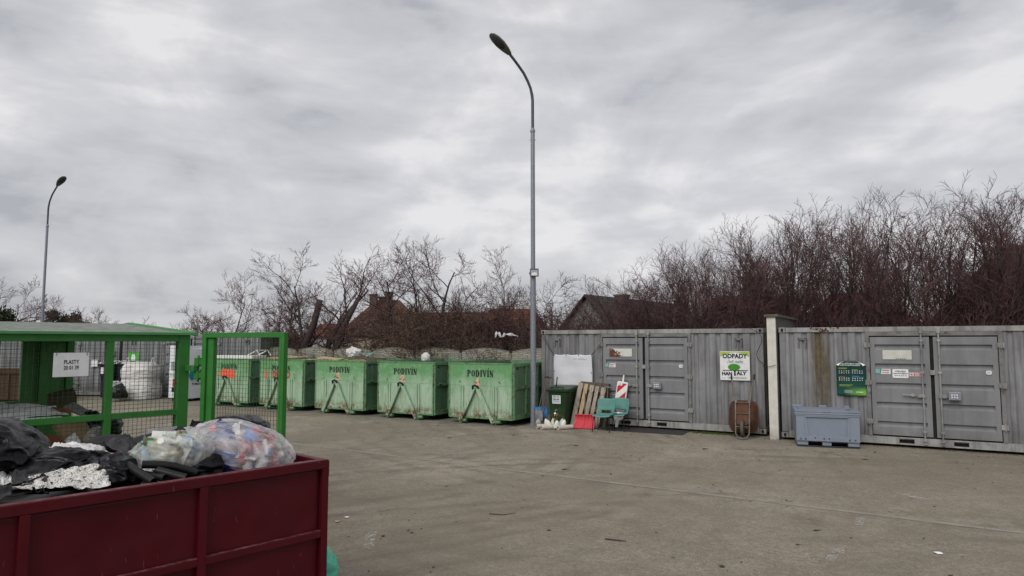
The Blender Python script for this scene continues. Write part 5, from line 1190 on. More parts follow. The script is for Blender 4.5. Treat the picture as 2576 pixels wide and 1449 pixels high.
# wheelbarrow standing on its nose
wb = thing('wheelbarrow', 'rusty wheelbarrow standing on its nose against the container under the tree sign', 'wheelbarrow', (5.33, 16.02, 0), 0)
wb.rotation_mode = 'QUATERNION'; wb.rotation_quaternion = (Matrix.Rotation(radians(-24), 4, 'Z') @ Matrix.Rotation(radians(-17), 4, 'X')).to_quaternion()
rstm = paint('barrow_rust', (.10,.042,.022), (.045,.024,.017), 5, .75, rust=((.28,.24,.19), .62, .68, 9), bump=.5, bscale=20)
mb = MB(); rings = [(.0, .15, .25, .60), (.03, .2, .24, .63), (.12, .255, .3, .61), (.22, .30, .35, .6), (.25, .32, .375, .6), (.255, .335, .39, .6), (.245, .335, .39, .6)]
vs = []
for y_, hx, hz, cz in rings:
    for k in range(40):
        a_ = 2*pi*k/40; ex = .45; q = (abs(cos(a_))**ex)*(1 if cos(a_) > 0 else -1), (abs(sin(a_))**ex)*(1 if sin(a_) > 0 else -1)
        vs.append((q[0]*hx, y_+.05, cz+q[1]*hz*(1.0)))
mb.add(vs, [tuple(range(40))]+[(i*40+k, i*40+(k+1) % 40, (i+1)*40+(k+1) % 40, (i+1)*40+k) for i in range(len(rings)-1) for k in range(40)]); mb.build('tray', rstm, wb, smooth=True, solid=.004)
fr = paint('barrow_tube', (.17,.165,.14), (.1,.08,.06), 9, .6, rust=((.1,.05,.03), .56, .64, 12))
mb = MB()
for s_ in (-1, 1):
    x_ = .16 if s_ < 0 else .16
    mb.tube([(s_*.15, .02, .22), (s_*.155, .01, .5), (s_*.155, .0, .8), (s_*.17, .04, .96), (s_*.2, .0, 1.2), (s_*.25, .02, 1.45)], .017, 10)
mb.tube([(-.15, .02, .25), (-.15, -.0, .14), (-.1, -.01, .05), (0, -.015, .018), (.1, -.01, .05), (.15, .0, .14), (.15, .02, .25)], .015, 10)
mb.tube([(-.15, .0, .3), (.15, .0, .3)], .012, 8); mb.tube([(-.155, .02, .88), (.155, .02, .88)], .012, 8); mb.tube([(-.155, .03, .62), (.155, .03, .62)], .01, 8)
for s_ in (-1, 1): mb.box(s_*.15-.02, s_*.15+.02, -.015, .05, .86, .92)
mb.build('frame', fr, wb, smooth=True)
for s_ in (-1, 1): mb = MB(); mb.tube([(s_*.25, .02, 1.42), (s_*.262, .025, 1.56)], .021, 10); mb.build('grip', blk, wb, smooth=True)
mb = MB(); Mx = Matrix.Translation((0, .01, .26)) @ Matrix.Rotation(pi/2, 4, 'Y')
mb.lathe([(.1,-.03),(.16,-.038),(.185,-.03),(.195,0),(.185,.03),(.16,.038),(.1,.03)], 28, M=Mx); wh = mb.build('wheel', paint('old_tyre', (.09,.085,.075), (.06,.055,.05), 8, .85), wb, smooth=True)
mb = MB(); mb.tube([(-.03,.01,.26),(.03,.01,.26)], .1, 18); mb.tube([(-.15,.01,.26),(.15,.01,.26)], .012, 8); mb.build('hub', rstm, wh)

# grey pallet box
gb = thing('pallet_box', 'blue grey plastic pallet box standing before the right container', 'pallet box', (6.2, 15.05, 0), radians(-19))
gp = paint('grey_plastic', (.205,.235,.285), (.18,.21,.255), 2, .5, bump=.05); gpd = plain('dark_plastic', (.02,.025,.04), .5)
BW, BD, BH = 1.22, .8, .76
mb = MB(); mb.add([(0,0,.12),(BW,0,.12),(BW,BD,.12),(0,BD,.12),(-.015,-.01,BH-.1),(BW+.015,-.01,BH-.1),(BW+.015,BD,BH-.1),(-.015,BD,BH-.1)], [(0,1,2,3),(0,1,5,4),(1,2,6,5),(2,3,7,6),(3,0,4,7)]); mb.build('body', gp, gb, bevel=.02, seg=3)
mb = MB()
for x0, x1 in ((.0, .22), (.5, .68), (1.0, BW)): mb.box(x0, x1, .0, BD, .02, .13)
mb.box(.02, BW-.02, .06, BD-.06, .1, .14); mb.build('feet', gp, gb, bevel=.01)
mb = MB()
for x0, x1 in ((.0, .22), (.5, .68), (1.0, BW)): mb.box(x0-.002, x1+.002, -.004, BD, 0, .045)
mb.box(.2, 1.0, .01, .05, .01, .03); mb.box(.02, BW-.02, .35, .4, .02, .12); mb.build('skids', gpd, gb, bevel=.006)
mb = MB()   # raised outer frame around the recessed panel
mb.box(-.012, .16, -.035, -.006, .13, BH-.1); mb.box(1.04, BW+.012, -.035, -.006, .13, BH-.1); mb.prism([(.16,.13),(1.04,.13),(1.04,.3),(.98,.235),(.24,.235),(.16,.3)], -.035, -.006)
mb.prism([(.16,.3),(.24,.235),(.19,.62),(.16,.66)], -.033, -.006); mb.prism([(1.04,.3),(.98,.235),(1.0,.62),(1.04,.66)], -.033, -.006)
mb.box(.56, .7, -.042, -.006, .13, .25); mb.box(.3, .42, -.044, -.034, .13, .27); mb.build('front_frame', gp, gb, bevel=.008)
mb = MB(); mb.box(-.03, BW+.03, -.045, BD+.02, BH-.1, BH-.02); mb.box(-.04, BW+.04, -.055, BD+.03, BH-.06, BH-.035); mb.box(.15, 1.05, -.042, -.006, BH-.125, BH-.1); mb.build('rim', gp, gb, bevel=.008)
mb = MB(); mb.box(-.035, BW+.035, -.05, BD+.025, BH-.018, BH+.02); mb.box(.06, BW-.06, .02, BD-.05, BH+.02, BH+.035)
ld = mb.build('lid', gp, gb, bevel=.01)
for x0, x1 in ((-.035, .17), (.52, .68), (1.03, BW+.035)):
    mb = MB(); mb.box(x0, x1, -.056, -.03, BH-.01, BH+.022); mb.build('latch', gp, ld, bevel=.005)
    mb = MB(); mb.box(x0, x1, BD-.03, BD+.03, BH+.02, BH+.07); mb.build('lug', gp, ld, bevel=.008)
mb = MB()
for x, z in ((.07,.17),(.17,.17),(.53,.19),(.63,.19),(1.03,.18),(1.14,.18),(.36,.2)): mb.tube([(x,-.0455,z),(x,-.047,z)], .014, 10)
mb.build('drain_holes', M['black'], gb)
mb = MB()
for k in range(6): mb.box(.98+k*.015, 1.03+k*.02, .05+k*.03, .09+k*.03, BH+.036, BH+.04)
mb.build('leaves', M['dry_leaf'], gb)

# ------------------------------------------------------------------ far yard: clothes bank, big bag, brown skip, rear signs
cb = thing('clothes_bank', 'tall white charity clothes bank seen between cage and gate', 'clothes bank', (-12.3, 26.0, 0), radians(60))
wm = paint('bank_white', (.68,.7,.72), (.6,.62,.64), 3, .4)
# faces: narrow chute side to the left, broad picture side to the right
mb = MB(); mb.box(0, 1.25, 0, 1.1, .12, 2.0); mb.add([(0,0,2.0),(1.25,0,2.0),(1.25,1.1,2.0),(0,1.1,2.0),(.0,.0,2.12),(1.25,.15,2.05),(1.25,1.1,2.05),(.0,1.1,2.12)], [(0,1,5,4),(1,2,6,5),(2,3,7,6),(3,0,4,7),(4,5,6,7)]); mb.build('cabinet', wm, cb, bevel=.015)
cb2 = MB(); cb2.box(-.05, -.002, .05, 1.05, 1.02, 1.14); cb2.box(-.03, -.002, .1, 1.0, 1.5, 1.9); cb2.build('chute_hood', wm, cb, bevel=.01)
mb = MB(); mb.box(-.006, -.001, .12, .98, 1.16, 1.48); mb.build('chute_opening', paint('chute', (.3,.31,.32), (.22,.23,.24), 4, .5), cb)
mb = MB(); mb.xz([(.12,.75),(1.15,.75),(1.15,1.4),(.12,1.4)], -.004); mb.build('picture_panel', plain('panel_grey', (.5,.53,.55), .4), cb)
mb = MB(); mb.xz([(.22+.13*cos(k*pi/8), 1.0+.2*sin(k*pi/8)) for k in range(16)], -.006); mb.xz([(.2,.85),(.45,.9),(.5,1.2),(.25,1.22)], -.007); mb.build('towel_picture', plain('teal_picture', (.02,.22,.3)), cb)
mb = MB(); mb.xz([(.5,.9),(1.0,.86),(1.1,1.0),(.95,1.25),(.65,1.3),(.48,1.1)], -.008); mb.build('bag_picture', plain('navy_picture', (.03,.04,.12)), cb)
mb = MB(); mb.xz([(.6,1.1),(1.0,1.12),(.9,1.2),(.65,1.22)], -.009); mb.build('shirt_picture', M['white_panel'], cb)
mb = MB(); mb.text('POMÁHEJTE NÁM', .64, .66, .13, -.006, bold=.002, sx=.82); mb.build('lettering', M['black_print'], cb)
mb = MB(); mb.v = []; mb.add([(-.004,.55,.55),(-.004,.85,.55),(-.004,.85,.85),(-.004,.55,.85)], [(0,1,2,3)]); mb.build('red_picture', M['red_print'], cb)
mb = MB(); mb.add([(-.004,.15,.55),(-.004,.5,.55),(-.004,.5,.85),(-.004,.15,.85)], [(0,1,2,3)]); mb.build('orange_picture', plain('orange_pic', (.5,.08,.04)), cb)
mb = MB(); mb.add([(-.004,.12,.35),(-.004,.9,.35),(-.004,.9,.53),(-.004,.12,.53)], [(0,1,2,3)]); mb.build('caption_band', navy, cb)
mb = MB()
for x in (.1, 1.05): mb.box(x, x+.1, .1, 1.0, 0, .12)
mb.build('feet', M['dark_seal'], cb)
# big bag
bb = thing('bulk_bag', 'bulging white bulk bag standing by the dark wheelie bins', 'bulk bag', at(352, 1000, 27.4)*1.0, 0); bb.location.z = 0
mb = MB(); prof_ = [(0, .60), (.04, .68), (.3, .70), (.55, .66), (.78, .60), (.9, .62), (1.15, .62), (1.35, .54), (1.45, .46), (1.46, .3), (1.42, .05)]
def bagf(u, v):
    t_ = v*(len(prof_)-1); i = min(int(t_), len(prof_)-2); f_ = t_-i; z = prof_[i][0]*(1-f_)+prof_[i+1][0]*f_; r_ = prof_[i][1]*(1-f_)+prof_[i+1][1]*f_
    a_ = 2*pi*u; ca, sa = cos(a_), sin(a_); k_ = (abs(ca)**3.2+abs(sa)**3.2)**(-1/3.2); nz = Vector((ca*1.2, sa*1.2, z*4.5)); w_ = fbm(nz*.5, 2)
    r_ *= k_*(1+.03*fbm(Vector((ca*2, sa*2, z*2)), 2)+.045*(max(0, ridge(Vector((ca*1.4, sa*1.4, z*7+w_*1.6)))-.2))**1.3+.02*max(0, ridge(Vector((ca*3, sa*3, z*15+w_*2)))))
    return (ca*r_, sa*r_*.92, z+.02*mn.noise(nz))
mb.grid(bagf, 110, 90); mb.build('sack', M['bigbag'], bb, smooth='all')
for x in (-.5, .5):
    mb = MB(); mb.tube([(x, -.2, 1.35), (x+.03, -.22, 1.6), (x+.08, -.2, 1.66), (x+.1, -.2, 1.55), (x+.06, -.18, 1.35)], .02, 6); mb.build('loop', M['bigbag'], bb, smooth=True)
tag(blob('clear_sack', M['clear'], at(287, 985, 26.6), (.3, .3, .38), seed=51, sub=4, wr=.1), 'clear rubbish sack between the dark bins and the bulk bag', 'sack')
tag(blob('black_sack', M['blackbag'], at(298, 990, 26.3), (.3, .3, .32), seed=52, sub=4, wr=.1), 'black rubbish sack leaning on the white bulk bag', 'sack')
def farsign(lab, t, px, py, px2, py2, mat, Y, name='notice_sign'):
    a_ = at(px, py, Y); b_ = at(px2, py2, Y); e = thing(name, lab, 'sign', (a_+b_)/2, radians(-6)); w = abs(b_.x-a_.x)/2; h = abs(a_.z-b_.z)/2
    mb = MB(); mb.box(-w, w, -.01, 0, -h, h); mb.build('board', mat, e); return e, w, h
e, w, h = farsign('green and white sign on the far container above the bulk bag', cA, 322, 885, 350, 912, plain('sign_green', (.08,.35,.06)), 27.9)
mb = MB(); mb.xz([(-w*.5,-h*.6),(w*.5,-h*.6),(w*.3,h*.5),(-w*.3,h*.5)], -.013); mb.build('white_shape', M['white_panel'], e)
farsign('white notice high on the far container wall', cB, 275, 878, 288, 895, M['white_panel'], 28.6)
farsign('white notice on the far container wall above the dark bins', cB, 268, 900, 286, 920, M['white_panel'], 28.5)
farsign('small grey notice left of the two white ones on the far container', cB, 230, 905, 246, 922, M['white_panel'], 28.7)
# brown low skip behind the cage
bs = thing('roll_off_skip', 'low rust-brown skip seen through the cage at the left edge', 'skip', (-23.0, 25.8, 0), radians(-6))
bm_ = paint('brown_paint', (.07,.03,.02), (.05,.024,.017), 3, .7, rust=(RUST, .6, .7, 6))
mb = MB(); mb.box(0, 5.2, 0, .05, .15, 1.2); mb.box(0, .05, .05, 2.2, .15, 1.2); mb.box(5.15, 5.2, .05, 2.2, .15, 1.2); mb.box(0, 5.2, 2.2, 2.25, .15, 1.2); mb.box(.05, 5.15, .05, 2.2, .15, .2); mb.build('tub', bm_, bs)
mb = MB()
for k in range(9): mb.box(k*.64, k*.64+.07, -.06, 0, .15, 1.1)
mb.box(-.03, 5.23, -.07, .0, 1.1, 1.2); mb.build('ribs', bm_, bs, bevel=.01)
# scrap on skips
def scr(t, x, y, z): return Vector(t.location)+Matrix.Rotation(-pi/6, 3, 'Z') @ Vector((x, y, z))
def fill(t, lab, z0=1.45, hh=.12, mat=None, seed=1, name='mixed_waste'):
    mb = MB(); mb.grid(lambda u, v: (.04+(SW-.08)*u, .05+(SL-.1)*v, z0+hh*fbm(Vector((u*5, v*6, seed)), 3)*min(1, min(u, 1-u)*6)*min(1, min(v, 1-v)*6)), 30, 40)
    o = mb.build(name, mat or cardd, smooth=False); o.location = t.location; o.rotation_euler = (0, 0, -pi/6); tag(o, lab, 'waste', kind='stuff')
fill(sk1, 'dark mixed scrap lying inside the skip numbered 1', 1.0)
fill(sk2, 'dark mixed scrap lying inside the skip numbered 2', 1.25, seed=2)
fill(sk3, 'broken boards and scrap levelled inside the skip numbered 3', 1.6, .12, cardb, 3)
fill(sk4, 'waste wood filling the skip with the red brushed word', 1.6, .14, wood2, 4)
fill(sk5, 'bulky waste filling the farthest green skip', 1.5, .14, cardb, 5)
boards = [('pale chipboard panel lying on the scrap in skip 3', (.35, .4, 1.72), (.9, .55, .02), (.05, .1, .3), wood2), ('tan board tilted at the front of the scrap heap', (.8, .3, 1.7), (.7, .3, .02), (.1, -.12, -.2), cardb),
          ('mint green board on top of the scrap heap', (1.55, .8, 1.86), (.35, .25, .02), (.3, -.5, .2), plain('mint_board', (.15,.45,.33))), ('white board low on the left of the scrap heap', (.25, .3, 1.69), (.35, .3, .03), (0, 0, .2), M['white_panel']),
          ('dark plank leaning at the right of the scrap heap', (1.6, .6, 1.74), (.6, .3, .03), (.1, .25, .1), cardd)]
for lab, c, sz, rt, mt in boards:
    mb = MB(); mb.box(-sz[0]/2, sz[0]/2, -sz[1]/2, sz[1]/2, -sz[2]/2, sz[2]/2); o = mb.build('scrap_board', mt); p = scr(sk3, *c); o.location = p; o.rotation_euler = (rt[0], rt[1], rt[2]-pi/6); tag(o, lab, 'board')
e = thing('tubular_frame', 'bent pale tubular frame lying on the scrap in skip 3', 'metal frame', scr(sk3, 1.05, .7, 1.78), -.5)
mb = MB(); mb.tube([(-.35,0,.1),(-.2,.05,.13),(.2,0,.02),(.55,0,-.05)], .016, 8); mb.tube([(-.25,.1,.16),(0,.1,.17),(.45,.1,.0)], .016, 8); mb.tube([(-.35,0,.1),(-.25,.1,.16)], .016, 8); mb.tube([(0,.02,.08),(.05,.1,.14)], .014, 8); mb.build('tubes', M['galv'], e, smooth=True)
tag(blob('white_bag', M['whitefilm'], scr(sk3, .78, .9, 1.88), (.2, .16, .17), seed=60, sub=4, wr=.3, lump=.4), 'crumpled white bag on top of the scrap in skip 3', 'plastic bag')
tag(blob('white_bag', M['whitefilm'], scr(sk2, .55, 1.6, 1.75), (.13, .12, .16), seed=61, sub=4, wr=.1), 'white bag peeping over the far rim of skip 2', 'plastic bag')
e = thing('plastic_casing', 'white plastic casing lying on the farthest skip', 'plastic casing', scr(sk5, 1.0, .8, 1.66), -.3)
mb = MB(); mb.box(-1.1, .5, -.4, .4, 0, .12); mb.build('casing', M['white_plastic'], e, bevel=.02)
mb = MB(); mb.tube([(.2,-.3,.12),(.6,-.3,.3),(.75,-.3,.1)], .02, 6); mb.tube([(.2,.3,.12),(.6,.3,.3),(.75,.3,.1)], .02, 6); mb.tube([(.6,-.3,.3),(.6,.3,.3)], .02, 6); mb.build('bracket', M['white_plastic'], e)
for k, (x, y, z, a_) in enumerate(((.9,.3,1.72,.2), (1.2,.6,1.74,-.3), (.5,.5,1.72,.6))):
    mb = MB(); mb.box(-.5, .5, -.05, .05, 0, .03); o = mb.build('timber_plank', wood2); o.location = scr(sk4, x, y, z); o.rotation_euler = (.1, -.06, a_-pi/6)
    tag(o, ['lowest loose plank on the waste wood skip, nearest its front', 'middle loose plank on the waste wood skip', 'skewed loose plank at the left of the waste wood skip'][k], 'plank')

# ------------------------------------------------------------------ concrete fence
fn_ = thing('concrete_fence', 'concrete fence of arched stone-look panels behind the green skips', 'fence', RW(0, 19.66), -pi/6)
def panel(x0, ln):
    mb = MB(); n_ = 14; pts = [(x0, 0), (x0+ln, 0)]+[(x0+ln-ln*k/n_, 1.9+.11*sin(pi*k/n_)) for k in range(n_+1)]; mb.prism(pts, 0, .05); mb.build('panel', M['fence'], fn_)
    mb = MB(); tp = [Vector((x0+ln*k/n_, .025, 1.915+.11*sin(pi*k/n_))) for k in range(n_+1)]
    for k in range(n_): mb.bar(tp[k], tp[k+1], .035, .07)
    mb.build('coping', M['fence_post'], fn_)
x = -9.41
for k in range(11):
    mb = MB(); mb.box(x-.06, x+.06, -.04, .09, 0, 1.88); mb.build('post', M['fence_post'], fn_, bevel=.01)
    if k: panel(x+.06, 1.88)
    x -= 2.0

# ------------------------------------------------------------------ vegetation
def branch_mesh(trunk, crown, p, d, ln, r, lvl, prm, rs_, lcut=2):
    P_ = prm[lvl]; n_ = P_['n']; pts = [p.copy()]; rad = [r]; q = p.copy(); dd = d.copy(); step = ln/n_
    for i in range(n_):
        dd = (dd+Vector((rs_.gauss(0, P_['wob']), rs_.gauss(0, P_['wob']), rs_.gauss(0, P_['wob'])+P_['up']))).normalized()
        q = q+dd*step; pts.append(q.copy()); rad.append(r*(1-(i+1)/n_*(1-P_['tip'])))
    (trunk if lvl < lcut else crown).tube(pts, rad, P_['sides'], caps=False)
    if lvl+1 >= len(prm): return
    nc = P_['kids']; C_ = prm[lvl+1]
    for k in range(nc):
        t_ = P_['t0']+(1-P_['t0'])*(k+rs_.random())/nc; f = t_*n_; i = min(int(f), n_-1); a_ = pts[i].lerp(pts[i+1], f-i); ax = (pts[i+1]-pts[i]).normalized()
        pr = ax.orthogonal().normalized(); pr = Matrix.Rotation(rs_.random()*2*pi, 3, ax) @ pr; an = radians(rs_.uniform(*P_['ang'])); nd = (ax*cos(an)+pr*sin(an)).normalized()
        if nd.z < P_.get('zmin', -.3): nd.z = abs(nd.z)*.3; nd.normalize()
        branch_mesh(trunk, crown, a_, nd, ln*P_['ratio']*rs_.uniform(.65, 1.15)*(1.15-.42*t_), max(rad[i]*.55, C_.get('rmin', .003)), lvl+1, prm, rs_, lcut)
def tree(name, label, cat, seed, stems, prm, group, leaves=0, tm=None, cm=None, base=.1, lm=None):
    rs_ = random.Random(seed); T = MB(); C_ = MB()
    for (d, ln, r) in stems:
        branch_mesh(T, C_, Vector((rs_.gauss(0, base), rs_.gauss(0, base), 0)), Vector(d).normalized(), ln, r, 0, prm, rs_)
    t = thing(name, label, cat, (0,0,0), 0, group)
    T.build('trunk', tm or M['bark'], t, smooth='all'); 
    if leaves:
        vs = C_.v; k = len(vs)
        for j in range(leaves):
            p = Vector(vs[rs_.randrange(k)]); a_ = Vector((rs_.gauss(0,1), rs_.gauss(0,1), -1.2)).normalized(); l_ = rs_.uniform(.03, .07); s_ = a_.orthogonal().normalized()*l_*.28
            C_.add([p, p+a_*l_*.5+s_, p+a_*l_, p+a_*l_*.5-s_], [(0,1,2,3)], 1)
    C_.build('crown', [cm or M['twig'], lm or M['dry_leaf']] if leaves else (cm or M['twig']), t)
    return t
def vase(n, rs_, ln, r, lo=6, hi=32):
    out = []
    for k in range(n):
        a_ = 2*pi*(k+rs_.random()*.7)/n; t_ = radians(rs_.uniform(lo, hi)); out.append(((sin(t_)*cos(a_), sin(t_)*sin(a_), cos(t_)), ln*rs_.uniform(.93, 1.02), r*rs_.uniform(.7, 1.1)))
    return out
HP = [dict(n=10, wob=.055, up=.02, tip=.2, sides=5, kids=11, t0=.2, ang=(18, 42), ratio=.36), dict(n=6, wob=.10, up=.05, tip=.3, sides=4, kids=7, t0=.12, ang=(22, 50), ratio=.5, rmin=.010), dict(n=4, wob=.12, up=.05, tip=.5, sides=3, kids=5, t0=.2, ang=(25, 58), ratio=.5, rmin=.006), dict(n=2, wob=.12, up=.05, tip=.6, sides=3, kids=0, t0=.2, ang=(25, 50), ratio=.4, rmin=.005)]
rs0 = random.Random(21)
protos = [tree('bare_tree', '', 'tree', 100+i, vase(8+i % 2, rs0, 5.5, .055, 3, 27), HP, 'bare hedge trees behind the containers') for i in range(4)]
k = 0
pos = []
s_ = -8.0
while s_ < 7.5:
    for n_ in (21.6, 23.6):
        pos.append((s_+rs0.uniform(-.25, .25)+(0 if n_ < 22 else .7), n_+rs0.uniform(-.3, .3)))
    s_ += 1.3
ordn = ['first', 'second', 'third', 'fourth', 'fifth', 'sixth', 'seventh', 'eighth', 'ninth', 'tenth', 'eleventh', 'twelfth', 'thirteenth', 'fourteenth', 'fifteenth', 'sixteenth', 'seventeenth']
cnt = {0: 0, 1: 0}
for i, (s_, n_) in enumerate(pos):
    row_ = 0 if n_ < 22.5 else 1; idx = cnt[row_]; cnt[row_] += 1
    hs = (4.0+2.7*min(1, max(0, (s_+9)/5.2))**.8)/7.2
    hs *= rs0.uniform(.94, 1.05)
    lab = '%s bare purple-brown tree from the left in the %s row behind the grey containers' % (ordn[idx], 'front' if row_ == 0 else 'rear')
    if i < 4: o = protos[i]; o.location = RW(s_, n_); o.rotation_euler = (0, 0, rs0.random()*6.3); o.scale = (.95, .95, hs); o['label'] = lab
    else: dup(protos[i % 4], RW(s_, n_), rs0.random()*6.3, (rs0.uniform(.85, 1.05), rs0.uniform(.85, 1.05), hs), lab)
# tangled brush
BP = [dict(n=7, wob=.16, up=-.01, tip=.3, sides=4, kids=10, t0=.1, ang=(25, 70), ratio=.5, zmin=-.5), dict(n=5, wob=.2, up=.0, tip=.4, sides=3, kids=8, t0=.1, ang=(30, 75), ratio=.55, rmin=.008, zmin=-.6), dict(n=4, wob=.2, up=.0, tip=.5, sides=3, kids=3, t0=.1, ang=(30, 70), ratio=.5, rmin=.0065), dict(n=2, wob=.2, up=.0, tip=.6, sides=3, kids=0, t0=.1, ang=(30, 70), ratio=.4, rmin=.0055)]
bpro = [tree('brush_thicket', '', 'thicket', 200+i, vase(9, rs0, 2.9, .028, 8, 62), BP, 'leafless thickets behind the fence', leaves=(4200 if i == 2 else 0), cm=M['twig_brown'], base=.35) for i in range(3)]
used = set()
def brush(i, s_, n_, sc, lab, sz=None):
    rz_ = rs0.random()*6.3; sc3 = (sc, sc, sz or sc)
    if i not in used: used.add(i); o = bpro[i]; o.location = RW(s_, n_); o.rotation_euler = (0, 0, rz_); o.scale = sc3; o['label'] = lab
    else: dup(bpro[i], RW(s_, n_), rz_, sc3, lab)
j = 0
s_ = -26.0
where = {}
while s_ < 6.5:
    for n_ in (20.9, 22.6):
        j += 1
        back = s_ > -10.5
        if s_ < -19.5: hs, zone = .8, 'left of the leaning trunk'
        elif s_ < -15: hs, zone = 1.12, 'above the fence behind skips 2 and 3'
        elif s_ < -9: hs, zone = 1.12, 'above the fence left of the lamp post'
        elif s_ < -4: hs, zone = 1.0, 'behind the left grey container'
        else: hs, zone = .62, 'low behind the right grey container'
        typ = 2 if -18.5 < s_ < -14.2 else (j % 2)
        rw_ = 'near' if n_ < 22 else 'far'; key = (zone, rw_); where[key] = where.get(key, 0)+1
        brush(typ, s_+rs0.uniform(-.3, .3)+(0 if n_ < 22 else .8), n_+(1.6 if back else .4), hs*rs0.uniform(.9, 1.1), '%s %s thicket in the %s line %s' % (ordn[where[key]-1], 'brown-leaved' if typ == 2 else 'leafless', rw_, zone), hs*rs0.uniform(.95, 1.12))
    s_ += 1.55
# individual bare trees
FP = [dict(n=10, wob=.13, up=.0, tip=.2, sides=8, kids=9, t0=.25, ang=(35, 70), ratio=.6), dict(n=8, wob=.14, up=.03, tip=.22, sides=5, kids=10, t0=.15, ang=(35, 68), ratio=.42, rmin=.012), dict(n=5, wob=.12, up=.07, tip=.35, sides=3, kids=6, t0=.15, ang=(30, 60), ratio=.5, rmin=.0075), dict(n=3, wob=.1, up=.10, tip=.5, sides=3, kids=3, t0=.2, ang=(20, 50), ratio=.5, rmin=.0055), dict(n=2, wob=.1, up=.08, tip=.6, sides=3, kids=0, t0=.2, ang=(25, 50), ratio=.4, rmin=.0045)]
def freetree(label, seed, px, Y, stems, sc=1, prm=FP, grp='bare fruit trees behind the fence'):
    t = tree('bare_tree', label, 'tree', seed, [(d_, l_, r_*.72) for d_, l_, r_ in stems], prm, grp, base=.15); p = at(px, 861, Y); t.location = (p.x, Y, 0); t.scale = (sc*1.12, sc*1.12, sc*1.1); return t
freetree('widest bare fruit tree, spreading above the brown roofs left of the lamp post', 301, 1075, 27, [((-.55,.1,.8), 4.6, .15), ((.12,.0,1), 4.7, .14), ((.5,-.1,.85), 4.5, .13), ((-.15,.2,.95), 4.4, .12)])
t2 = freetree('bare old tree with a leaning trunk behind the green gate', 305, 775, 29, [((.35,.1,.8), 4.6, .2), ((-.1,0,1), 4.2, .14), ((.75,0,.6), 3.6, .14)], 1.05)
mb = MB(); mb.tube([(-.3,-.2,.4), (-.15,-.2,1.6), (.25,-.2,2.6), (.45,-.2,3.5)], [.17, .14, .12, .11], 10); mb.build('sawn_limb', M['bark'], t2, smooth='all')
mb = MB(); mb.tube([(.3,-.3,.2), (.9,-.3,1.3), (1.3,-.3,2.4), (1.9,-.3,3.6)], [.17, .14, .11, .06], 10); mb.build('thick_limb', M['bark'], t2, smooth='all')
freetree('slim bare tree left of the leaning trunk, above the gate', 311, 690, 29.5, [((.1,0,1), 3.7, .09), ((-.2,.1,1), 3.6, .08)])
freetree('slim upright bare tree second from the cage roof', 317, 603, 30.5, [((.05,0,1), 4.0, .09), ((.3,.1,1), 3.2, .07)])
freetree('low bare tree with few dry leaves right beside the cage roof', 321, 450, 32, [((-.5,0,.75), 3.3, .08), ((.3,0,.85), 3.4, .08)], 1.0)
freetree('small bare tree just left of the lamp post above the red roof', 327, 1265, 26, [((.1,0,1), 3.6, .09), ((-.45,0,.8), 3.2, .07), ((.5,0,.8), 3.4, .08)], 1.02)
freetree('small bare tree just right of the lamp post above the red roof', 331, 1365, 27, [((.2,0,1), 3.4, .08), ((-.3,0,.9), 3.1, .07)], 1.02)
freetree('bare sapling beside the grey gable house', 337, 1468, 24, [((-.1,0,1), 3.4, .05), ((.3,0,1), 3.2, .05)], .78)
freetree('bare sapling between the gable house chimney and the hedge trees', 341, 1585, 23, [((.1,0,1), 3.9, .06), ((-.3,0,.9), 3.6, .06), ((.5,0,.9), 3.5, .06)], .74)
freetree('bare tree at the extreme left edge above the cage roof', 347, 22, 36, [((.2,0,1), 4.0, .12), ((.75,0,.6), 3.2, .09), ((-.3,0,.9), 4, .1)], 1.02)
freetree('distant small bare tree above the cage roof right of the evergreens', 351, 232, 50, [((.1,0,1), 3.4, .09), ((-.4,0,.9), 3.3, .08), ((.5,0,.9), 3.2, .08)], 1.02)
# evergreens
evm = paint('needles', (.018,.03,.014), (.035,.05,.022), 1.2, .9, bump=0)
def evergreen(label, px, Y, hgt, wid, seed):
    rs_ = random.Random(seed); p = at(px, 861, Y); t = thing('pine_tree', label, 'tree', (p.x, Y, 0), 0, 'distant evergreens')
    mb = MB(); mb.tube([(0,0,0), (.1,0,hgt*.5), (0,0,hgt*.95)], [.22, .15, .04], 8); mb.build('trunk', M['bark'], t)
    mb = MB()
    for k in range(75):
        z = hgt*(.25+.72*rs_.random()); w_ = wid*(1.05-((z/hgt-.25)/.75)**1.4)*rs_.uniform(.3, 1); a_ = rs_.random()*6.3; c = Vector((cos(a_)*w_, sin(a_)*w_, z)); s0 = rs_.uniform(.25, .5)
        for q in range(42):
            d_ = Vector((rs_.gauss(0,1), rs_.gauss(0,1), rs_.gauss(0,.6))); d_ = d_.normalized()*s0*rs_.random()**.4; u_ = Vector((rs_.gauss(0,1), rs_.gauss(0,1), rs_.gauss(.4,1))).normalized()*.13; v_ = u_.orthogonal().normalized()*.035
            mb.add([c+d_-u_, c+d_+v_, c+d_+u_, c+d_-v_], [(0,1,2,3)])
    mb.build('crown', evm, t)
evergreen('dark pine just right of the far lamp post, above the cage roof', 128, 60, 5.2, 1.9, 1)
evergreen('second dark pine right of the far lamp post', 160, 62, 4.7, 1.6, 2)
evergreen('third dark pine, smallest and nearest the bare tree', 188, 61, 4.8, 1.2, 3)
evergreen('low dark evergreen bush above the cage roof, rightmost of the evergreens', 212, 60, 3.9, 1.2, 4)
evergreen('brown-green conifer at the extreme left edge', 8, 34, 3.9, 1.0, 5)
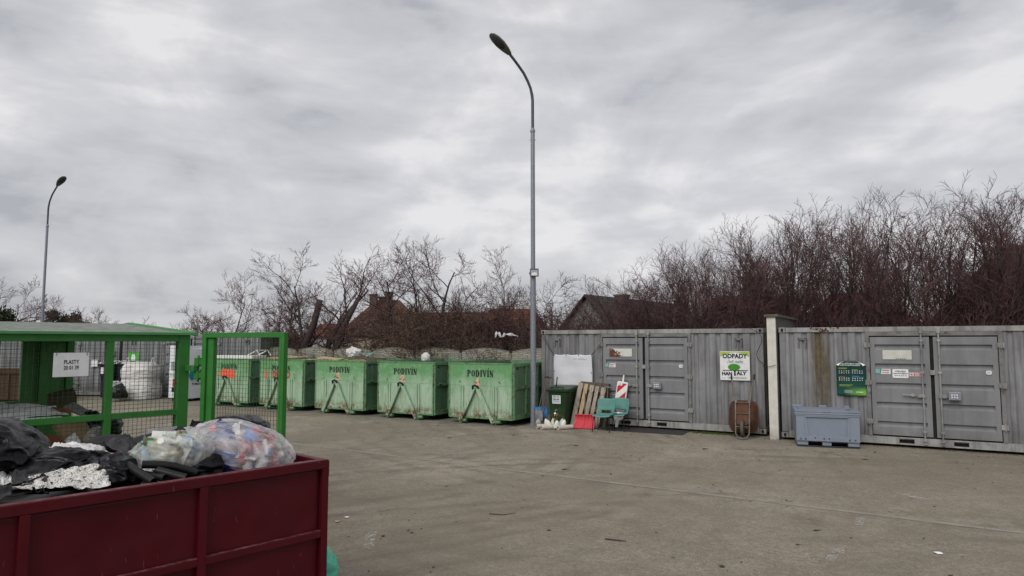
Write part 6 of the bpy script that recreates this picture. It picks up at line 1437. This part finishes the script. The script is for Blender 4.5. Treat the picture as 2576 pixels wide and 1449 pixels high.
# distant hedge line
mb = MB(); rs_ = random.Random(77)
for k in range(9000):
    x = rs_.uniform(-95, -8); y = 72+rs_.uniform(-1, 1); z = rs_.random()**.7*(2.6+.7*mn.noise(Vector((x*.25, 0, 0)))); u_ = Vector((rs_.gauss(0,.5), 0, rs_.gauss(.5,1))).normalized()*rs_.uniform(.15, .4); v_ = Vector((.05, .02, 0))
    p = Vector((x, y, z)); mb.add([p-u_, p+v_, p+u_, p-v_], [(0,1,2,3)])
tag(mb.build('distant_scrub', evm), 'far dark line of scrub beyond the yard on the left', 'scrub', kind='stuff')

# plastic strip caught in the brush
p = [at(x_, y_, 24.0) for x_, y_ in ((1245,846),(1250,838),(1256,841),(1262,848),(1268,842),(1275,841),(1290,842),(1303,846))]
mb = MB(); mb.grid(lambda u, v: p[min(int(u*7), 6)].lerp(p[min(int(u*7)+1, 7)], u*7-min(int(u*7), 6))+Vector((0, .03*sin(u*30), (v-.5)*.09*(1.6-u)*(1+.6*sin(u*25)))), 40, 3); tag(mb.build('plastic_strip', M['whitefilm'], smooth='all', solid=.002), 'torn white plastic strip caught in the brush left of the lamp post', 'plastic strip')

# ------------------------------------------------------------------ houses
def m_tiles(name, a_, b_, sc=1):
    m = NT(name); v = m.co(False); X = m.zz(); b = m.n('ShaderNodeTexBrick'); b.inputs['Scale'].default_value = sc; b.inputs['Brick Width'].default_value = .3; b.inputs['Row Height'].default_value = .22; b.inputs['Mortar Size'].default_value = .025
    cb_ = m.n('ShaderNodeCombineXYZ'); m.l(m.mul(X[0], X[1], 'ADD'), cb_.inputs[0]); m.l(X[2], cb_.inputs[1]); m.l(cb_.outputs[0], b.inputs['Vector'])
    b.inputs['Color1'].default_value = (*a_, 1); b.inputs['Color2'].default_value = (*b_, 1); b.inputs['Mortar'].default_value = (*[q*.3 for q in a_], 1)
    m.col(m.mix(m.ramp(m.noise(.8, 5, .7), .4, .7, 0, .5), b.outputs['Color'], tuple(q*.45 for q in a_))); m.b.inputs['Roughness'].default_value = .85; m.bump(b.outputs['Fac'], -.6, .03); return m.mat
t_brown = m_tiles('brown_tiles', (.12,.062,.043), (.085,.045,.034)); t_red = m_tiles('red_tiles', (.19,.06,.038), (.135,.045,.03)); t_or = m_tiles('orange_tiles', (.21,.085,.055), (.15,.062,.04)); t_pink = m_tiles('maroon_tiles', (.21,.06,.07), (.16,.05,.055)); t_dark = m_tiles('dark_tiles', (.035,.033,.035), (.05,.045,.045))
w_grey = paint('grey_render', (.22,.215,.22), (.17,.165,.17), 1, .9, streak=((.12,.12,.12), .4)); w_cream = paint('cream_render', (.42,.36,.28), (.36,.3,.23), 1, .9); w_br = paint('brick_red', (.13,.06,.045), (.1,.05,.04), 1, .9); winm = plain('window_glass', (.03,.035,.04), .2); chm = paint('chimney_brick', (.10,.075,.05), (.07,.05,.04), 3, .9)
def house(label, cx, Y, wd, dp, eave, ridge_, rz, roof, wall, hip=0, chim=(), gable_front=False, wins=()):
    t = thing('house', label, 'house', (cx, Y, 0), rz, 'houses beyond the yard'); w_ = wd/2
    mb = MB(); mb.box(-w_, w_, 0, dp, 0, eave)
    if not hip:
        if gable_front: mb.prism([(-w_, eave), (w_, eave), (0, ridge_)], .0, dp)
        else:
            mb.add([(-w_,0,eave),(-w_,dp,eave),(-w_,dp/2,ridge_)], [(0,1,2)]); mb.add([(w_,0,eave),(w_,dp,eave),(w_,dp/2,ridge_)], [(0,1,2)])
    mb.build('wall', wall, t)
    mb = MB(); o_ = .35
    if gable_front: mb.add([(-w_-o_,-o_,eave-.25),(0,-o_,ridge_+.1),(0,dp+o_,ridge_+.1),(-w_-o_,dp+o_,eave-.25),(w_+o_,-o_,eave-.25),(w_+o_,dp+o_,eave-.25)], [(0,1,2,3),(1,4,5,2)])
    else: mb.add([(-w_-o_,-o_,eave-.05),(w_+o_,-o_,eave-.05),(w_+o_,dp+o_,eave-.05),(-w_-o_,dp+o_,eave-.05),(-w_+hip,dp/2,ridge_+.1),(w_-hip,dp/2,ridge_+.1)], [(0,1,5,4),(2,3,4,5),(1,2,5),(3,0,4)])
    rf = mb.build('roof', roof, t, solid=.12)
    for x, y, z0, z1, s_ in chim:
        mb = MB(); mb.box(x-s_, x+s_, y-s_, y+s_, z0, z1); mb.box(x-s_-.05, x+s_+.05, y-s_-.05, y+s_+.05, z1, z1+.1); mb.build('chimney', chm, rf)
    for x, z in wins:
        mb = MB(); mb.box(x-.5, x+.5, -.03, .05, z, z+1.2); f_ = mb.build('window', w_cream, t); mb = MB(); mb.box(x-.42, x+.42, -.04, -.031, z+.08, z+1.12); mb.build('pane', winm, f_)
    return t
def hx(px, Y): return (px-1288)/F*Y
house('brown-roofed house with three stub chimneys behind the widest bare tree', hx(955,60), 60, 7.0, 8, 2.9, 6.1, 0, t_brown, w_cream, 2.4, chim=((-1.2,3.2,5,6.6,.32), (-.5,4,5,6.4,.3), (.15,3.6,5,6.85,.3)))
house('long low orange-roofed house between the brown and the red roofs', hx(1100,58), 58, 8.5, 7, 2.5, 4.85, 0, t_or, w_cream, .2)
house('dark red hip-roofed house directly behind the lamp post', hx(1288,56), 56, 6.6, 8, 2.6, 5.1, 0, t_red, w_cream, 1.4)
house('grey gable house with a dark roof edge behind the left container', hx(1478,40), 40, 3.9, 13, 2.8, 4.95, radians(-38), t_dark, w_grey, 0, gable_front=True, chim=((.3,3.6,4.6,5.12,.35),))
house('maroon-tiled cream house glimpsed between hedge trees above the right container', hx(2215,38), 38, 5.2, 6, 2.9, 5.1, 0, t_pink, w_cream, 1.4, wins=((-1.2, 1.7), (.9, 1.7)))
house('low maroon-tiled outbuilding left of the cream house', hx(2105,36), 36, 4.5, 5, 2.5, 3.6, 0, t_pink, w_cream, .2)
house('brown brick house hidden by hedge trees above the cream pillar', hx(1945,38), 38, 4.6, 7, 3.0, 5.0, 0, t_brown, w_br, .2, chim=((-.2,3,4.5,6.1,.35),))
house('tall brown house at the right edge behind the hedge trees', hx(2775,30), 30, 5.2, 8, 3.2, 6.4, 0, t_brown, w_br, .6, chim=((-1.1,3.5,5,6.9,.3),))
house('small orange-roofed shed seen past the leaning trunk', hx(815,52), 52, 1.8, 4, 2.8, 3.6, 0, t_or, paint('white_render', (.6,.6,.6)), .1)
house('long dark-roofed shed low behind the far containers', hx(560,48), 48, 9, 5, 1.9, 2.75, 0, t_dark, w_grey, .1)
# utility pole between the houses
up_ = thing('utility_pole', 'thin utility pole with crossarm between red roof and grey gable', 'utility pole', (hx(1388,70), 70, 0)); mb = MB(); mb.tube([(0,0,0),(0,0,5.2)], .1, 8); mb.build('pole', M['bark'], up_); mb = MB(); mb.box(-.1, .8, -.06, .06, 4.85, 4.95); mb.box(-.1, .6, -.06, .06, 4.5, 4.58); mb.build('crossarm', M['bark'], up_)
mb = MB(); mb.tube([(hx(1388,70)-25, 72, 5.6), (hx(1388,70)-8, 71, 4.95), (hx(1388,70), 70, 4.95), (hx(1388,70)+12, 69, 4.6)], .02, 4); tag(mb.build('power_line', M['bark']), 'thin power line crossing behind the lamp post', 'power line')

# ------------------------------------------------------------------ sky, sun, camera
w = bpy.data.worlds.new('World'); scene.world = w; w.use_nodes = True; nt = w.node_tree; nt.nodes.clear()
def wn(t, **kw):
    o = nt.nodes.new(t)
    for k_, v_ in kw.items(): setattr(o, k_, v_)
    return o
def wmath(op, a_, b_):
    m_ = wn('ShaderNodeMath', operation=op)
    for i, q in enumerate((a_, b_)):
        if isinstance(q, (int, float)): m_.inputs[i].default_value = q
        else: nt.links.new(q, m_.inputs[i])
    return m_.outputs[0]
SUN_EL, SUN_AZ = radians(42), radians(-150)
sky = wn('ShaderNodeTexSky', sky_type='NISHITA'); sky.sun_disc = False; sky.sun_elevation = SUN_EL; sky.sun_rotation = SUN_AZ; sky.air_density = 1; sky.dust_density = 3
tc = wn('ShaderNodeTexCoord'); sp = wn('ShaderNodeSeparateXYZ'); nt.links.new(tc.outputs['Generated'], sp.inputs[0])
den = wmath('ADD', wmath('MAXIMUM', sp.outputs[2], 0.0), .42); cx = wmath('DIVIDE', sp.outputs[0], den); cy = wmath('DIVIDE', sp.outputs[1], den)
cc = wn('ShaderNodeCombineXYZ'); nt.links.new(cx, cc.inputs[0]); nt.links.new(cy, cc.inputs[1])
def cloudnoise(src, rot, scl, scale, detail, rough, dist):
    mp = wn('ShaderNodeMapping'); mp.inputs['Rotation'].default_value = rot; mp.inputs['Scale'].default_value = scl; nt.links.new(src, mp.inputs[0])
    n_ = wn('ShaderNodeTexNoise'); n_.inputs['Scale'].default_value = scale; n_.inputs['Detail'].default_value = detail; n_.inputs['Roughness'].default_value = rough; n_.inputs['Distortion'].default_value = dist
    nt.links.new(mp.outputs[0], n_.inputs[0]); return n_.outputs[0]
gen = tc.outputs['Generated']
n1 = cloudnoise(cc.outputs[0], (0, 0, radians(20)), (1.1, .85, 1), 2.6, 9, .58, .45); n2 = cloudnoise(gen, (0, radians(-22), 0), (1.3, 1.3, 4.2), 4.2, 5, .5, .3); n3 = cloudnoise(gen, (0, radians(-15), 0), (1, 1, 2.2), 1.5, 3, .5, 0)
val = wmath('ADD', wmath('ADD', wmath('MULTIPLY', n1, .36), wmath('MULTIPLY', n2, .34)), wmath('MULTIPLY', n3, .30))
rp_ = wn('ShaderNodeValToRGB'); nt.links.new(val, rp_.inputs[0]); els = rp_.color_ramp.elements
els[0].position = .42; els[0].color = (.345,.352,.378, 1); els[1].position = .60; els[1].color = (.65,.64,.65, 1)
e1 = els.new(.46); e1.color = (.43,.435,.458, 1); e2 = els.new(.54); e2.color = (.525,.522,.54, 1)
mx = wn('ShaderNodeMix', data_type='RGBA'); mx.inputs[0].default_value = .93; sc_ = wn('ShaderNodeVectorMath', operation='SCALE'); sc_.inputs['Scale'].default_value = 10.2; nt.links.new(rp_.outputs[0], sc_.inputs[0])
nt.links.new(sky.outputs[0], mx.inputs[6]); nt.links.new(sc_.outputs[0], mx.inputs[7])
bgn = wn('ShaderNodeBackground'); bgn.inputs[1].default_value = .1; nt.links.new(mx.outputs[2], bgn.inputs[0]); wo = wn('ShaderNodeOutputWorld'); nt.links.new(bgn.outputs[0], wo.inputs[0])
sl_ = bpy.data.lights.new('sun', 'SUN'); sl_.energy = 1.7; sl_.angle = radians(45); sl_.color = (1, .97, .93); so = bpy.data.objects.new('sun', sl_); COL.objects.link(so)
dv = Vector((sin(SUN_AZ)*cos(SUN_EL), cos(SUN_AZ)*cos(SUN_EL), sin(SUN_EL))); so.rotation_euler = dv.to_track_quat('Z', 'Y').to_euler()
cam = bpy.data.cameras.new('camera'); cam.sensor_width = 36; cam.lens = 36*F/2576; cam.clip_start = .05; cam.clip_end = 3000
co = bpy.data.objects.new('camera', cam); COL.objects.link(co); co.location = (0, 0, EYE); co.rotation_euler = (pi/2+TH, 0, 0); scene.camera = co
scene.view_settings.view_transform = 'Standard'; scene.view_settings.look = 'None'; scene.view_settings.exposure = .32; scene.view_settings.gamma = 1
scene.cycles.max_bounces = 8; scene.cycles.transparent_max_bounces = 16
